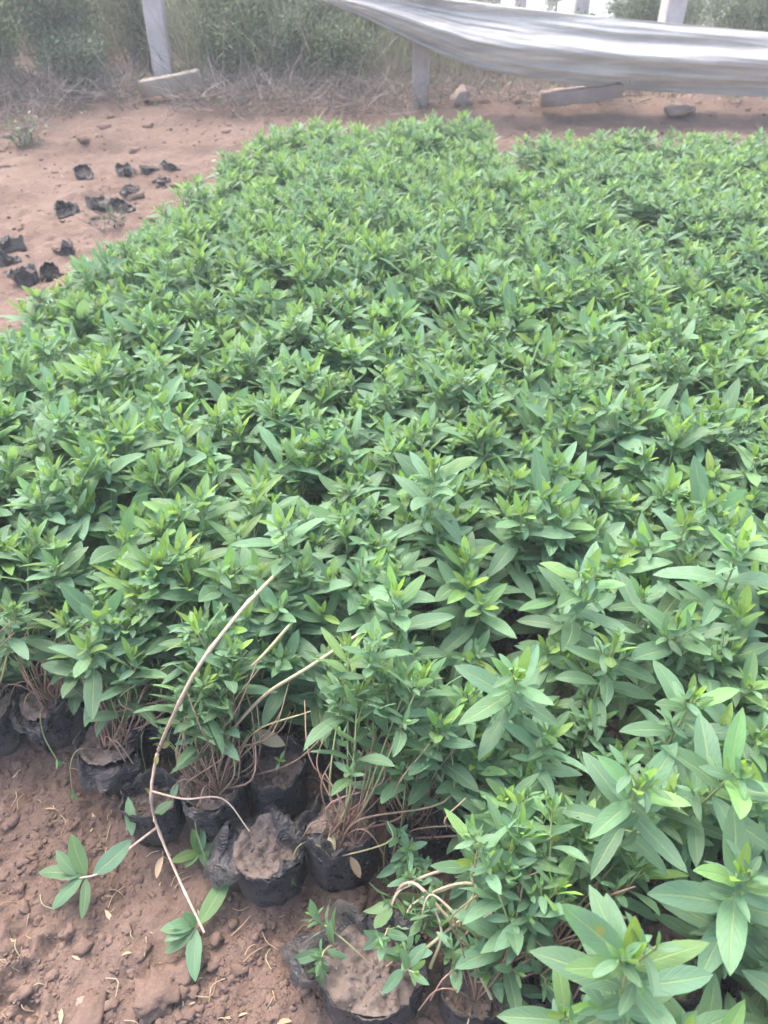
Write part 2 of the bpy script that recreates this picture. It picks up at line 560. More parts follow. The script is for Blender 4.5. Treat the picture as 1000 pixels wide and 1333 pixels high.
def shoot(S, F, T, ctrl, Lmax, pairs, g, axil=0.55, r=0.0021, wide=0.27, keep=1.0, age_add=0.0, az0=None, low=False, lowpale=False):
    """one stem with opposite pairs of leaves, each pair turned a quarter, and short side shoots in their axils"""
    pts = spline(ctrl, 26)
    seg = np.linalg.norm(np.diff(pts, axis=0), axis=1)
    arc = np.concatenate([[0], np.cumsum(seg)])
    tot = arc[-1]
    S.tube(pts, np.linspace(r, r * 0.55, len(pts)), 3 if low else 6, g.random())
    tan = unit(np.gradient(pts, axis=0))
    pos = 0.0
    az0 = g.uniform(0, 6.28) if az0 is None else az0
    for k in range(pairs):
        pos += GAP[k] * Lmax / 0.09 * g.uniform(0.85, 1.2)
        q = tot - pos
        if q < 0.01:
            break
        p = np.array([np.interp(q, arc, pts[:, i]) for i in range(3)])
        t = unit(np.array([np.interp(q, arc, tan[:, i]) for i in range(3)]))
        ref = np.array([1.0, 0, 0]) if abs(t[0]) < 0.8 else np.array([0, 1.0, 0])
        e1 = unit(np.cross(t, ref)); e2 = np.cross(t, e1)
        for sd in (0, 1):
            if k > 3 and g.random() > keep:
                continue
            az = az0 + k * math.pi / 2 + sd * math.pi + g.normal(0, 0.22)
            rad = e1 * math.cos(az) + e2 * math.sin(az)
            an = R(ANG[k] + g.normal(0, 8))
            d = math.cos(an) * t + math.sin(an) * rad
            n = math.sin(an) * t - math.cos(an) * rad
            n = n + np.array([0, 0, 0.35 if k > 3 else 0.0])
            L = Lmax * SIZ[k] * g.uniform(0.82, 1.15)
            age = min(AGE[k] + age_add + g.normal(0, 0.04), 0.88)
            if k > 7 and g.random() < 0.03:
                age = g.uniform(0.88, 0.98)
            leaf(T if k <= (3 if pairs > 6 else 1) else F, p + rad * r * 0.6, d, n, L, L * wide * g.uniform(0.85, 1.18), DRO[k] + g.normal(0, 0.18), max(age, 0), g, low)
            if k >= 3 and g.random() < axil:
                ln = Lmax * g.uniform(0.2, 0.55)
                a2 = an * 0.55
                d2 = unit(math.cos(a2) * t + math.sin(a2) * rad + np.array([0, 0, 0.25]))
                tip = p + d2 * ln
                S.tube(spline([p, (p + tip) / 2 + np.array([0, 0, -0.003]), tip], 5), r * 0.45, 3 if low else 4, g.random(), 0.7, 1.0)
                u1 = unit(np.cross(d2, t + 0.01)); u2 = np.cross(d2, u1)
                for j in range(3):
                    pj = tip - d2 * ln * (0.0, 0.14, 0.4)[j]
                    for s2 in (0, 1):
                        a3 = j * 1.57 + s2 * 3.14 + g.normal(0, 0.25)
                        rr = u1 * math.cos(a3) + u2 * math.sin(a3)
                        an3 = R((22, 48, 70)[j] + g.normal(0, 8))
                        Lj = Lmax * (0.17, 0.30, 0.38)[j] * g.uniform(0.75, 1.2)
                        leaf(F, pj, math.cos(an3) * d2 + math.sin(an3) * rr, math.sin(an3) * d2 - math.cos(an3) * rr + np.array([0, 0, 0.2]),
                             Lj, Lj * 0.31, 0.3 + g.normal(0, 0.2), (0.25, 0.42, 0.55)[j] + g.normal(0, 0.05), g, low)
    return pts


def ico(n=2):
    import bmesh
    bm = bmesh.new()
    bmesh.ops.create_cube(bm, size=1.0)
    bmesh.ops.subdivide_edges(bm, edges=bm.edges[:], cuts=n, use_grid_fill=True)
    v = np.array([q.co[:] for q in bm.verts]); f = np.array([[w.index for w in q.verts] for q in bm.faces])
    bm.free()
    return unit(v), f


ICO2, ICO4 = ico(2), ico(5)


def rock(mb, c, r, g, src, flat=0.75, rough=0.35):
    v, f = src
    o = g.uniform(-50, 50, 3)
    k = 1 + rough * fbm(v[:, 0] * 1.3 + o[0] + v[:, 2] * 0.7, v[:, 1] * 1.3 + o[1] - v[:, 2] * 0.9, 3, 3)
    k = k + 0.5 * rough * fbm(v[:, 0] * 4 + o[1] + v[:, 2] * 2, v[:, 1] * 4 + o[2] + v[:, 2] * 3, 2, 9)
    sc = np.array([g.uniform(0.8, 1.25), g.uniform(0.7, 1.1), flat * g.uniform(0.7, 1.1)]) * r
    a = g.uniform(0, 6.28)
    p = v * k[:, None] * sc
    p = p @ np.array([[math.cos(a), -math.sin(a), 0], [math.sin(a), math.cos(a), 0], [0, 0, 1]]).T
    mb.add(p + c, f, (0, 0, g.random(), 0.5))


def film(seed, r=0.05, h=0.105, soil_drop=0.018, flap=None, wob=1.0, squash=1.0):
    """a black plastic seedling bag: outer wall, torn wavy rim turned in, inner wall; and the soil in it"""
    g = np.random.default_rng(seed)
    n = 96
    th = np.arange(n) / n * 2 * math.pi
    cx, sx = np.cos(th), np.sin(th)
    prof = [(0.0, 0.86), (0.008, 0.97), (0.25, 1.02), (0.5, 1.0), (0.7, 0.99), (0.84, 1.01), (0.93, 1.03), (1.0, 1.05)]
    sd = seed * 3.7
    rim = 1 + wob * (0.20 * fbm(cx * 1.1 + sd, sx * 1.1, 2, seed) + 0.07 * fbm(cx * 3 + sd, sx * 3, 2, seed + 3))
    lobes = 0.16 * fbm(cx * 0.9 + sd, sx * 0.9, 2, seed + 9)
    fl = np.zeros(n)
    if flap:
        for ang, wd, am in flap:
            dd = np.abs((th - ang + math.pi) % (2 * math.pi) - math.pi)
            fl = np.maximum(fl, max(am, 0) * (1 - sstep(wd * 0.6, wd, dd)))
    rows = []
    for q, rr in prof:
        wr = 0.07 * (0.45 - np.abs(fbm(cx * 3.1 + sd, sx * 3.1 + q * 1.6, 3, seed + 71)) * 2) + 0.04 * fbm(cx * 4.5 + sd, sx * 4.5 + q * 2.2, 3, seed + 17) + 0.016 * fbm(th * 3, np.full(n, q * 14.0), 2, seed + 29)
        rad = r * (rr + lobes + wr * (0.5 + q))
        rad = rad + r * 0.05 * q ** 3 * fbm(th * 2.6, np.full(n, q * 5.0), 3, seed + 53)
        z = h * q * (1 + (rim - 1) * q ** 2)
        k = sstep(0.68, 1.0, np.full(n, q)) * fl
        rad = rad + k * (0.016 + 0.006 * np.sin(th * 7 + seed))
        z = z - k * h * (0.30 + 0.1 * np.sin(th * 5 + seed))
        if q > 0.6:
            mid = sstep(0.6, 0.8, q) * (1 - sstep(0.85, 1.0, q)) * fl
            rad = rad + mid * 0.010
        rows.append((rad, z))
    orad, oz = rows[-1]
    for dq, dr in ((0.0, 0.0018), (0.25, 0.0022), (0.6, 0.002), (1.0, 0.0025), (1.0, 0.008)):
        i = int(round((1 - dq * 0.5) * (len(prof) - 1)))
        rr_, zz_ = rows[i]
        if dq < 1:
            rows.append((rr_ - dr, zz_ if dq else oz))
        else:
            rows.append((rows[4][0] - dr, np.full(n, h - soil_drop - 0.012)))
    F = MB()
    pts = np.stack([np.stack([rad * cx, rad * sx * squash, z], -1) for rad, z in rows])
    F.grid(pts, (0, 0, g.random(), 0.5), closed=True)
    for ang, wd, am in (flap or []):                     # the film folded outwards over the rim
        i0 = np.arange(int((ang - wd) / (2 * math.pi) * n), int((ang + wd) / (2 * math.pi) * n) + 1)
        k = i0 % n
        sv = np.linspace(0, 1, 9)
        rag = (1 - (np.abs(i0 - i0.mean()) / (len(i0) / 2 + .5)) ** 3) * (0.65 + 0.6 * fbm(i0 * 0.23, i0 * 0.0 + seed, 3, seed + 5))
        ln = 0.040 * abs(am) * rag; inw = am < 0
        G = []
        for q in sv:
            w = 0.004 * fbm(i0 * 0.3, i0 * 0.0 + q * 3, 3, seed + 6)
            if inw:
                rr_ = orad[k] - 0.002 - ln * q ** 0.9 + w
                zz_ = oz[k] + 0.003 + 0.006 * np.sin(q * 2.6) - 0.016 * q * q + 2 * w
                G.append(np.stack([rr_ * np.cos(th[k]), rr_ * np.sin(th[k]) * squash, zz_], -1)[:, :])
                continue
            rr_ = orad[k] - 0.001 + ln * (q ** 0.8) * 0.75 + w
            zz_ = oz[k] + 0.002 + 0.007 * np.sin(q * math.pi) * am - ln * 0.95 * q ** 1.7 + w
            G.append(np.stack([rr_ * np.cos(th[k]), rr_ * np.sin(th[k]) * squash, zz_], -1))
        F.grid(np.stack(G), (0, 0, 0.5, 0.5))
    So = MB()
    m = 22
    rr = np.linspace(0.02, 1.0, m)[:, None]
    base = (r * (0.985 + lobes))[None] * rr
    xs, ys = base * cx[None], base * sx[None] * squash
    zs = h - soil_drop - 0.005 + 0.005 * rr ** 2 + 0.016 * fbm(xs * 22 + sd, ys * 22, 4, seed + 41) + 0.005 * fbm(xs * 50, ys * 50 + sd, 2, seed + 47) + 0.008 * fbm(xs * 110, ys * 110, 3, seed + 43)
    So.grid(np.stack([xs, ys, zs], -1), (0, 0, g.random(), 0.5), closed=True)
    for k in range(110):
        a = g.uniform(0, 6.28); q = math.sqrt(g.random()) * 0.9
        i, j = min(int(q * m), m - 1), int(a / 6.2832 * n) % n
        rc = 0.0009 * (1 / max(g.random(), 0.03)) ** 0.45
        rock(So, np.array([xs[i, j], ys[i, j], zs[i, j]]), rc, g, ICO2, 0.7, 0.8)
    for k in range(10):
        a = g.uniform(0, 6.28); i, j = int(g.uniform(2, m - 3)), int(g.integers(n))
        p = np.array([xs[i, j], ys[i, j], zs[i, j] + 0.0025]); d = np.array([math.cos(a), math.sin(a), g.uniform(-.1, .3)]) * g.uniform(.008, .022)
        So.tube(spline([p, p + d * .5 + np.array([0, 0, .002]), p + d], 5), 0.0007, 4)
    return F, So


# ------------------------------------------------------------------ seedling variants
NV = 11
VARIANTS = []
STUFF_SRC = []


def make_variant(seed, low=False):
    g = np.random.default_rng(1000 + seed)
    S, F, T = MB(), MB(), MB()
    H = 0.345
    vl = g.uniform(0.82, 1.1); wd = g.uniform(0.25, 0.32); aa = g.normal(0.02, 0.05)
    main = [(0, 0, 0.085), (g.normal(0, .006), g.normal(0, .006), 0.17), (g.normal(0, .012), g.normal(0, .012), 0.26), (g.normal(0, .02), g.normal(0, .02), H)]
    shoot(S, F, T, main, 0.106 * vl, 12, g, 0.75, 0.0024, wide=wd, age_add=aa, low=low)
    for k in range(5):
        az = g.uniform(0, 6.28) if k == 0 else az + math.pi + g.normal(0, 0.5)
        rr = g.uniform(0.05, 0.10)
        hh = H * (g.uniform(0.80, 0.98) if k < 3 else g.uniform(0.52, 0.82))
        c = [(0.012 * math.cos(az), 0.012 * math.sin(az), 0.085), (rr * 0.6 * math.cos(az), rr * 0.6 * math.sin(az), 0.16), (rr * math.cos(az), rr * math.sin(az), hh)]
        shoot(S, F, F, c, (0.092 if k < 3 else 0.076) * vl * g.uniform(0.85, 1.12), 9, g, 0.5, 0.0018, wide=wd, age_add=aa, low=low)
    return S, F, T


for i in range(NV):
    S, F, T = make_variant(i)
    VARIANTS.append((S.mesh('stem', M_STEM), F.mesh('foliage', M_LEAF), T.mesh('shoot_tip', M_LEAF)))
BAGS = []
for i in range(5):
    F, So = film(300 + i, 0.05, 0.105)
    BAGS.append((F.mesh('bag', M_BAG), So.mesh('soil', M_POTSOIL)))


def place_seedling(x, y, sc, label, group, with_bag, vi, g, tilt=0.06):
    t = empty('seedling', label, 'seedling', (x, y, float(glow(x, y)) - 0.004), group, g.uniform(0, 6.28), 1.0)
    zs = sc
    t.rotation_euler = (g.normal(0, tilt), g.normal(0, tilt), g.uniform(0, 6.28))
    t.scale = (0.55 + 0.5 * sc, 0.55 + 0.5 * sc, zs)
    st, fo, ti = VARIANTS[vi]
    link('stem', st, t); link('foliage', fo, t); link('shoot_tip', ti, t)
    if with_bag:
        bm, sm = BAGS[vi % len(BAGS)]
        bo = link('bag', bm, t); link('soil', sm, bo)
    return t


# ------------------------------------------------------------------ front row of bags (position in the photo, size, shape)
FRONT = [
    # px, py, r, h, soil_drop, flaps, squash, label, shoots
    (-26, 922, 0.050, 0.100, 0.012, None, 1.0, 'seedling bag mostly cut off by the photo\'s left edge, in the front row', 2),
    (66, 906, 0.051, 0.095, 0.010, [(4.4, 0.8, 0.5), (5.6, 0.9, -0.8)], 1.0, 'seedling in a squat crumpled black bag, second along the front row from the left', 5),
    (141, 948, 0.050, 0.115, 0.024, [(4.9, 0.9, 0.8), (0.4, 0.7, -0.6)], 0.95, 'seedling with a few reddish stems in a bag whose front has slumped over its soil', 4),
    (214, 925, 0.046, 0.095, 0.020, None, 1.0, 'seedling in the half hidden bag behind the small empty black bag', 4),
    (194, 1034, 0.043, 0.085, 0.030, [(2.6, 0.5, 0.4)], 0.9, 'small low empty black bag lying before the front row', 0),
    (276, 1012, 0.050, 0.110, 0.016, [(4.6, 0.6, 0.3), (0.3, 0.6, -0.5)], 1.0, 'seedling with many pinkish bare stems in an upright bag of pale soil', 7),
    (358, 1000, 0.043, 0.105, 0.020, None, 1.0, 'narrow bag with smooth bare soil and one tiny sprout', 1),
    (350, 1098, 0.049, 0.100, 0.014, [(2.7, 1.3, 1.0), (0.9, 0.9, -0.8), (5.6, 0.7, -0.6), (1.9, 0.5, -0.5)], 1.0, 'ragged bag with its wide rim folded out over rough bare soil', 0),
    (443, 1072, 0.050, 0.125, 0.034, [(4.3, 0.7, -0.6), (3.2, 0.5, 0.5)], 1.0, 'seedling in a tall ribbed bag with dry leaves on its soil', 5),
    (536, 1066, 0.040, 0.100, 0.020, None, 1.0, 'seedling in a dark shaded bag tucked right of the tall ribbed bag', 3),
    (486, 1258, 0.062, 0.105, 0.020, [(2.75, 0.85, 1.7), (1.3, 0.8, -0.7)], 0.95, 'widest black bag with a torn grey flap, at the bottom of the photo', 0),
    (622, 1275, 0.048, 0.090, 0.022, None, 1.0, 'seedling in a dark bag right of the widest bag', 3),
    (718, 1248, 0.046, 0.090, 0.022, [(4.6, 0.7, 0.5)], 1.0, 'seedling in a shiny crumpled bag shaded by the nearest leaves', 3),
]
front_xy = []
for i, (px, py, r, h, sdp, flaps, sq, label, nsh) in enumerate(FRONT):
    g = np.random.default_rng(50 + i)
    p = P(px, py, h * 0.92)
    x, y = p[0], p[1]
    front_xy.append((x, y, r))
    z0 = float(ground(x, y)) - 0.006
    z0 = min(z0, 0.004)
    F, So = film(60 + i, r * 0.95, h, sdp, flaps, 1.1, sq)
    if nsh == 0:
        t = empty('seedling_bag', label, 'seedling bag', (x, y, z0), 'bags along the front of the bed', g.uniform(-0.1, 0.1))
        bo = F.build('film', M_BAG, t)
        So.build('soil', M_POTSOIL, t)
        continue
    t = empty('seedling', label, 'seedling', (x, y, z0), 'seedlings in the front row of bags')
    bo = F.build('bag', M_BAG, t); So.build('soil', M_POTSOIL, bo)
    S, Fo, T = MB(), MB(), MB()
    zt = h - sdp - 0.012
    for k in range(nsh + (2 if nsh > 2 else 0)):
        a = g.uniform(0, 6.28); rr = g.uniform(0.004, 0.022)
        b0 = np.array([rr * math.cos(a), rr * math.sin(a), zt])
        if label.startswith('narrow bag'):
            b1 = b0 + np.array([0.012, -0.004, 0.055])
            shoot(S, Fo, T, [b0, b1], 0.026, 4, g, 0, 0.0009)
            continue
        hh = g.uniform(0.15, 0.25)
        off = np.array([g.uniform(-0.04, 0.10), g.uniform(0.03, 0.13), 0])
        if 'ribbed bag with' in label:
            hh += 0.05; off = np.array([g.uniform(0.0, 0.12), g.uniform(0.07, 0.15), 0])
        tip = b0 + off + np.array([0, 0, hh])
        mid = b0 + off * g.uniform(0.2, 0.6) + np.array([g.normal(0, .022), g.normal(-.012, .012), hh * g.uniform(.35, .6)])
        shoot(S, Fo, T if k == 0 else Fo, [b0, mid, tip], 0.068 * g.uniform(0.8, 1.2), 8 if k % 2 else 7, g, 0.6, 0.0019, keep=0.9)
        if label.startswith('narrow'):
            continue
        for _ in range(2):                              # thin bare reddish stems reaching up into the leaves
            e = b0 + np.array([g.uniform(-.05, .13), g.uniform(.0, .10), g.uniform(.10, .21)])
            m1 = b0 + (e - b0) * .35 + np.array([g.normal(0, .02), g.normal(-.012, .012), g.normal(.0, .02)])
            m2 = b0 + (e - b0) * .7 + np.array([g.normal(0, .015), g.normal(-.01, .012), g.normal(.01, .015)])
            S.tube(spline([b0, m1, m2, e], 14), np.linspace(0.0015, 0.0009, 14) * g.uniform(.7, 1.2), 5, g.random(), 0.0, 0.35)
        if k % 3 == 0:                                  # a bare dry stem that has bent over
            a = g.uniform(2.6, 5.8)
            q = b0 + np.array([math.cos(a) * 0.05, math.sin(a) * 0.03, 0.05])
            S.tube(spline([b0, (b0 + q) / 2 + np.array([0, 0, 0.022]), q, q + np.array([math.cos(a) * 0.02, -0.01, -0.035])], 10), 0.0010, 5, g.random(), 0.0, 0.3)
    for k in range(3 if nsh > 2 else 0):                 # longer pale and pinkish stems sprawling across the bags
        a = g.uniform(0, 6.28)
        b0 = np.array([0.02 * math.cos(a), 0.02 * math.sin(a), zt])
        e = b0 + np.array([g.uniform(.03, .20), g.uniform(-.02, .10), g.uniform(.09, .20)])
        m1 = b0 + (e - b0) * .3 + np.array([g.normal(0, .03), g.uniform(-.025, 0), g.uniform(-.0, .03)])
        m2 = b0 + (e - b0) * .65 + np.array([g.normal(0, .025), g.uniform(-.03, .0), g.uniform(.0, .03)])
        S.tube(spline([b0, m1, m2, e], 18), np.linspace(0.0018, 0.0011, 18) * g.uniform(.7, 1.2), 5, g.random(), 0.0, g.uniform(.2, .8))
    if nsh > 2:                                         # and one that has fallen out of the bag, green only at its end
        a = g.uniform(3.6, 5.2)
        b0 = np.array([0.02 * math.cos(a), 0.02 * math.sin(a), zt])
        o1 = np.array([math.cos(a), math.sin(a), 0])
        shoot(S, Fo, Fo, [b0, b0 + o1 * .03 + np.array([0, 0, .035]), o1 * (r + .02) + np.array([0, 0, h * .8]), o1 * (r + .05) + np.array([.02, 0, .05])], 0.034, 3, g, 0, 0.0010, wide=.33, age_add=.25)
    for k in range(0 if 'ribbed bag with' in label else 9 if nsh > 2 else 2):                                  # small low leaves near the soil
        a = g.uniform(0, 6.28)
        b0 = np.array([0.015 * math.cos(a), 0.015 * math.sin(a), zt])
        d = np.array([math.cos(a) * 0.06, math.sin(a) * 0.03 + 0.05, g.uniform(0.06, 0.13)])
        shoot(S, Fo, Fo, [b0, b0 + d * 0.5 + np.array([0, 0, .012]), b0 + d], 0.034, 4, g, 0.2, 0.0009, wide=0.32, age_add=0.3)
    S.build('stem', M_STEM, t); Fo.build('foliage', M_LEAF, t); T.build('shoot_tip', M_LEAF, t)

# ------------------------------------------------------------------ the beds
def inside(x, y, poly):
    c = False
    n = len(poly)
    for i in range(n):
        (x1, y1), (x2, y2) = poly[i], poly[i - 1]
        if (y1 > y) != (y2 > y) and x < (x2 - x1) * (y - y1) / (y2 - y1) + x1:
            c = not c
    return c


MAIN = [(-1.15, 0.90), (-0.80, 0.87), (-0.52, 0.79), (-0.22, 0.65), (-0.02, 0.57), (0.11, 0.47), (0.22, 0.35), (0.32, 0.14), (0.9, 0.02),
        (1.5, 0.6), (1.02, 1.86), (0.79, 2.15), (0.45, 3.05), (0.36, 3.54), (-0.47, 3.56), (-0.53, 3.30), (-0.67, 2.75), (-0.83, 2.15), (-0.95, 1.52), (-1.1, 1.3)]
SIDE = [(1.58, 1.46), (1.21, 2.0), (0.97, 2.3), (0.60, 3.12), (0.55, 3.54), (2.6, 3.58), (2.9, 2.4), (2.2, 1.3)]


def edge_dist(x, y, poly):
    best = 9
    for i in range(len(poly)):
        a, c = np.array(poly[i - 1]), np.array(poly[i])
        ab = c - a
        t = np.clip(np.dot(np.array([x, y]) - a, ab) / np.dot(ab, ab), 0, 1)
        best = min(best, np.linalg.norm(np.array([x, y]) - a - ab * t))
    return best


# shoots picked out by eye: apex in the photo, its height, leaf length
HEROES = [
    (565, 605, 0.42, 0.088, 'tall narrow seedling rising above the middle of the main bed, yellow green at its tip'),
    (365, 680, 0.36, 0.086, 'upright seedling beside the arching pale bare stem'),
    (516, 768, 0.37, 0.085, 'star shaped seedling with a bright tip, above the ribbed bag'),
    (765, 745, 0.39, 0.092, 'star shaped seedling with long level leaves, its open tip facing up'),
    (676, 880, 0.35, 0.086, 'broad leaved seedling with a widely spread lower pair, above the collapsed one'),
    (968, 705, 0.43, 0.090, 'tall seedling with a long visible stem near the right edge'),
    (832, 1020, 0.40, 0.080, 'pale yellow green seedling with upright leaves in the near corner'),
    (822, 1245, 0.41, 0.088, 'nearest large seedling with a brown scarred leaf'),
    (962, 1000, 0.41, 0.088, 'light green seedling leaning in at the right edge, above the nearest plants'),
    (965, 1135, 0.36, 0.085, 'darker broad leaved seedling right of the nearest large one'),
    (905, 905, 0.36, 0.080, 'mid height seedling with a bright tip between the pale and the tall one'),
    (570, 940, 0.29, 0.070, 'low bushy seedling on a thick brown stem right of the ribbed bag'),
    (800, 840, 0.34, 0.072, 'crowded seedling with a yellowish crown below the star shaped ones'),
]
taken = []
for i, (px, py, z, L, label) in enumerate(HEROES):
    g = np.random.default_rng(700 + i)
    ap = P(px, py, z)
    off = np.array([g.uniform(-0.03, 0.015), g.uniform(-0.01, 0.03)])
    if i == 6: off = np.array([0.02, 0.03])
    base = np.array([ap[0] + off[0], ap[1] + off[1], 0.0])
    taken.append((base[0], base[1]))
    t = empty('seedling', label, 'seedling', base, 'single seedlings standing out of the bed')
    S, Fo, T = MB(), MB(), MB()
    tip = ap - base
    b0 = np.array([0, 0, 0.085])
    mid = b0 * 0.5 + tip * 0.5 + np.array([g.normal(0, .008), g.normal(0, .008), 0])
    shoot(S, Fo, T, [b0, mid, tip], L, 12, g, 0.6, 0.0027, wide=0.295)
    for k in range(2):
        a = g.uniform(0, 6.28)
        rr = 0.045
        q = np.array([rr * math.cos(a), rr * math.sin(a), tip[2] * g.uniform(0.55, 0.78)])
        shoot(S, Fo, Fo, [b0, q * 0.6 + np.array([0, 0, .03]), q], L * 0.7, 7, g, 0.5, 0.0018)
    if 'scarred' in label:
        leaf(Fo, tip - np.array([0, 0, .012]), np.array([-.62, .25, .6]), np.array([.35, -.8, .5]), .085, .026, .1, .3, g)
        sc_ = Fo.a[-1]
        e_ = np.exp(-(((sc_[:, 1] - .5) / .17) ** 2 + ((sc_[:, 0] - .62) / .3) ** 2))
        sc_[:, 3] = .3 + .68 * np.clip(e_ * 1.6, 0, 1)
    bm, sm = BAGS[i % 5]
    bo = link('bag', bm, t); link('soil', sm, bo)
    S.build('stem', M_STEM, t); fo = Fo.build('foliage', M_LEAF, t); T.build('shoot_tip', M_LEAF, t)

sites = []
ca, sa = math.cos(R(-25)), math.sin(R(-25))
SPC = 0.093
for i in range(-60, 60):
    for j in range(-60, 60):
        u = (i + (j % 2) * 0.5) * SPC; v = j * SPC * 0.866
        x = u * ca - v * sa + 0.3 + rng.normal(0, 0.014); y = u * sa + v * ca + 1.5 + rng.normal(0, 0.014)
        for which, poly in (('main', MAIN), ('side', SIDE)):
            if inside(x, y, poly):
                q = project((x, y, 0.30))
                if -110 < q[0] < 1110 and q[1] < 1480 and q[2] > 0.2:
                    sites.append((q[2], x, y, which))
sites = [s for s in sites if all((s[1] - a) ** 2 + (s[2] - c) ** 2 > 0.085 ** 2 for a, c in taken)
         and all((s[1] - a) ** 2 + (s[2] - c) ** 2 > (r + 0.032) ** 2 for a, c, r in front_xy)]
sites.sort()
N_SINGLE = 300 - 13 - 11
single, far = sites[:N_SINGLE], sites[N_SINGLE:]
print('sites', len(sites), 'far', len(far))


def height_scale(x, y, which):
    ed = edge_dist(x, y, MAIN if which == 'main' else SIDE)
    h = 0.94 + 0.10 * float(fbm(np.array([x * 2.0]), np.array([y * 2.0]), 2, 61)[0])
    if which == 'main' and y < 1.2 and x > -0.12 and x < 0.40 and ed < 0.2:
        h *= 0.66 + 0.34 * ed / 0.2
    h *= 1 - 0.10 * float(sstep(2.9, 3.4, y))
    if which == 'main' and x < 0 and 1.3 < y < 2.6 and ed < 0.12:
        h *= 0.85
    if which == 'side':
        h *= 0.84
    return h


for k, (dep, x, y, which) in enumerate(single):
    g = np.random.default_rng(3000 + k)
    ed = edge_dist(x, y, MAIN if which == 'main' else SIDE)
    sc = height_scale(x, y, which) * g.uniform(0.90, 1.09) * (0.72 if g.random() < 0.06 else 1.0)
    if which == 'main':
        left = x < -0.4 and y > 1.1 and ed < 0.11
        gap = y > 1.3 and x > 0.3 and ed < 0.12
        if left:
            lab, gr = 'green seedling in the outermost row facing the bare soil with scattered bags', 'seedlings on the open side of the main bed'
        elif gap:
            lab, gr = 'green seedling of the main bed lining the narrow gap between the two beds', 'main bed seedlings along the gap'
        elif y < 1.25:
            lab, gr = 'large leaved green seedling packed in the near part of the main bed', 'near seedlings of the main bed'
        else:
            lab, gr = 'green seedling packed in the middle of the main bed, ringed by others', 'inner seedlings of the main bed'
        bag = True
    else:
        lab, gr = 'green seedling in the second, darker bed beyond the narrow gap', 'seedlings of the second bed'
        bag = True
    place_seedling(x, y, sc, lab, gr, bag, int(g.integers(NV)), g)

if far:
    low = [make_variant(i, True) for i in range(4)]
    allb = MB()
    for k, (dep, x, y, which) in enumerate(far):
        g = np.random.default_rng(9000 + k)
        sc = height_scale(x, y, which) * g.uniform(0.90, 1.09) * (0.72 if g.random() < 0.06 else 1.0)
        a = g.uniform(0, 6.28)
        rot = np.array([[math.cos(a), -math.sin(a), 0], [math.sin(a), math.cos(a), 0], [0, 0, 1]]) @ np.diag([0.88, 0.88, sc])
        for mb in low[k % 4]:
            for vv, ff, aa in zip([np.concatenate(mb.v)], [np.concatenate(mb.f)], [np.concatenate(mb.a)]):
                allb.add(vv @ rot.T + np.array([x, y, 0]), ff, aa)
    tag(allb.build('far_seedlings', M_LEAF), 'farthest rows of seedlings at the back of both beds', 'seedlings', None, 'stuff')

# ------------------------------------------------------------------ fallen and stray shoots in front
def pix(*pts):
    return [P(a, c, z) for a, c, z in pts]


def stray(name, label, cat, group=None):
    return empty(name, label, cat, (0, 0, 0), group), MB(), MB(), MB()


g = np.random.default_rng(88)
o, S, Fo, T = stray('straggling_seedling', 'long pale bare stem arching out of the bed and fallen across the soil', 'seedling')
root = P(372, 735, 0.28)
o.location = P(230, 930, 0.0)
base = np.array(o.location)
path = [q - base for q in pix((372, 735, .29), (345, 762, .33), (310, 800, .35), (262, 862, .33), (228, 925, .265), (205, 985, .165), (197, 1035, .125), (205, 1075, .07), (232, 1142, .028), (266, 1214, .014))]
pp = spline(path, 90)
pp[4:-4] += np.cumsum(g.normal(0, 0.00022, (82, 3)), 0) * np.sin(np.linspace(0, math.pi, 82))[:, None]
nod = 1 + 0.35 * np.exp(-((np.arange(90) % 11 - 5) / 0.9) ** 2)
S.tube(pp, np.linspace(0.0031, 0.0017, 90) * nod, 8, 0.4)
br = [q - base for q in pix((206, 1076, .06), (172, 1102, .045), (130, 1136, .03), (104, 1143, .03))]
S.tube(spline(br, 20), np.linspace(0.0022, 0.0014, 20), 6, 0.7, 0.5, 1)
br2 = [q - base for q in pix((197, 1030, .106), (240, 1040, .125), (290, 1040, .12), (325, 1082, .085))]
S.tube(spline(br2, 24), np.linspace(0.0017, 0.0009, 24), 6, 0.5, 0.5, 1)
br3 = [q - base for q in pix((384, 806, .29), (330, 865, .27), (270, 905, .23), (241, 945, .18), (243, 985, .115), (264, 1008, .095))]
S.tube(spline(br3, 30), np.linspace(0.0026, 0.0019, 30), 6, 0.5, 0.0, 0.6)
br4 = [q - base for q in pix((470, 824, .31), (400, 870, .28), (345, 905, .24), (300, 955, .17), (285, 1000, .1))]
S.tube(spline(br4, 30), np.linspace(0.0028, 0.002, 30), 6, 0.3, 0.0, 0.5)


def L(p0, p1, w, age, up=(0, 0, 1), droop=0.25):
    """a single leaf from one photo point to another"""
    a, c = P(*p0) - base, P(*p1) - base
    ln = np.linalg.norm(c - a)
    leaf(Fo, a, c - a, np.array(up, float), ln, ln * w, droop, age, g)


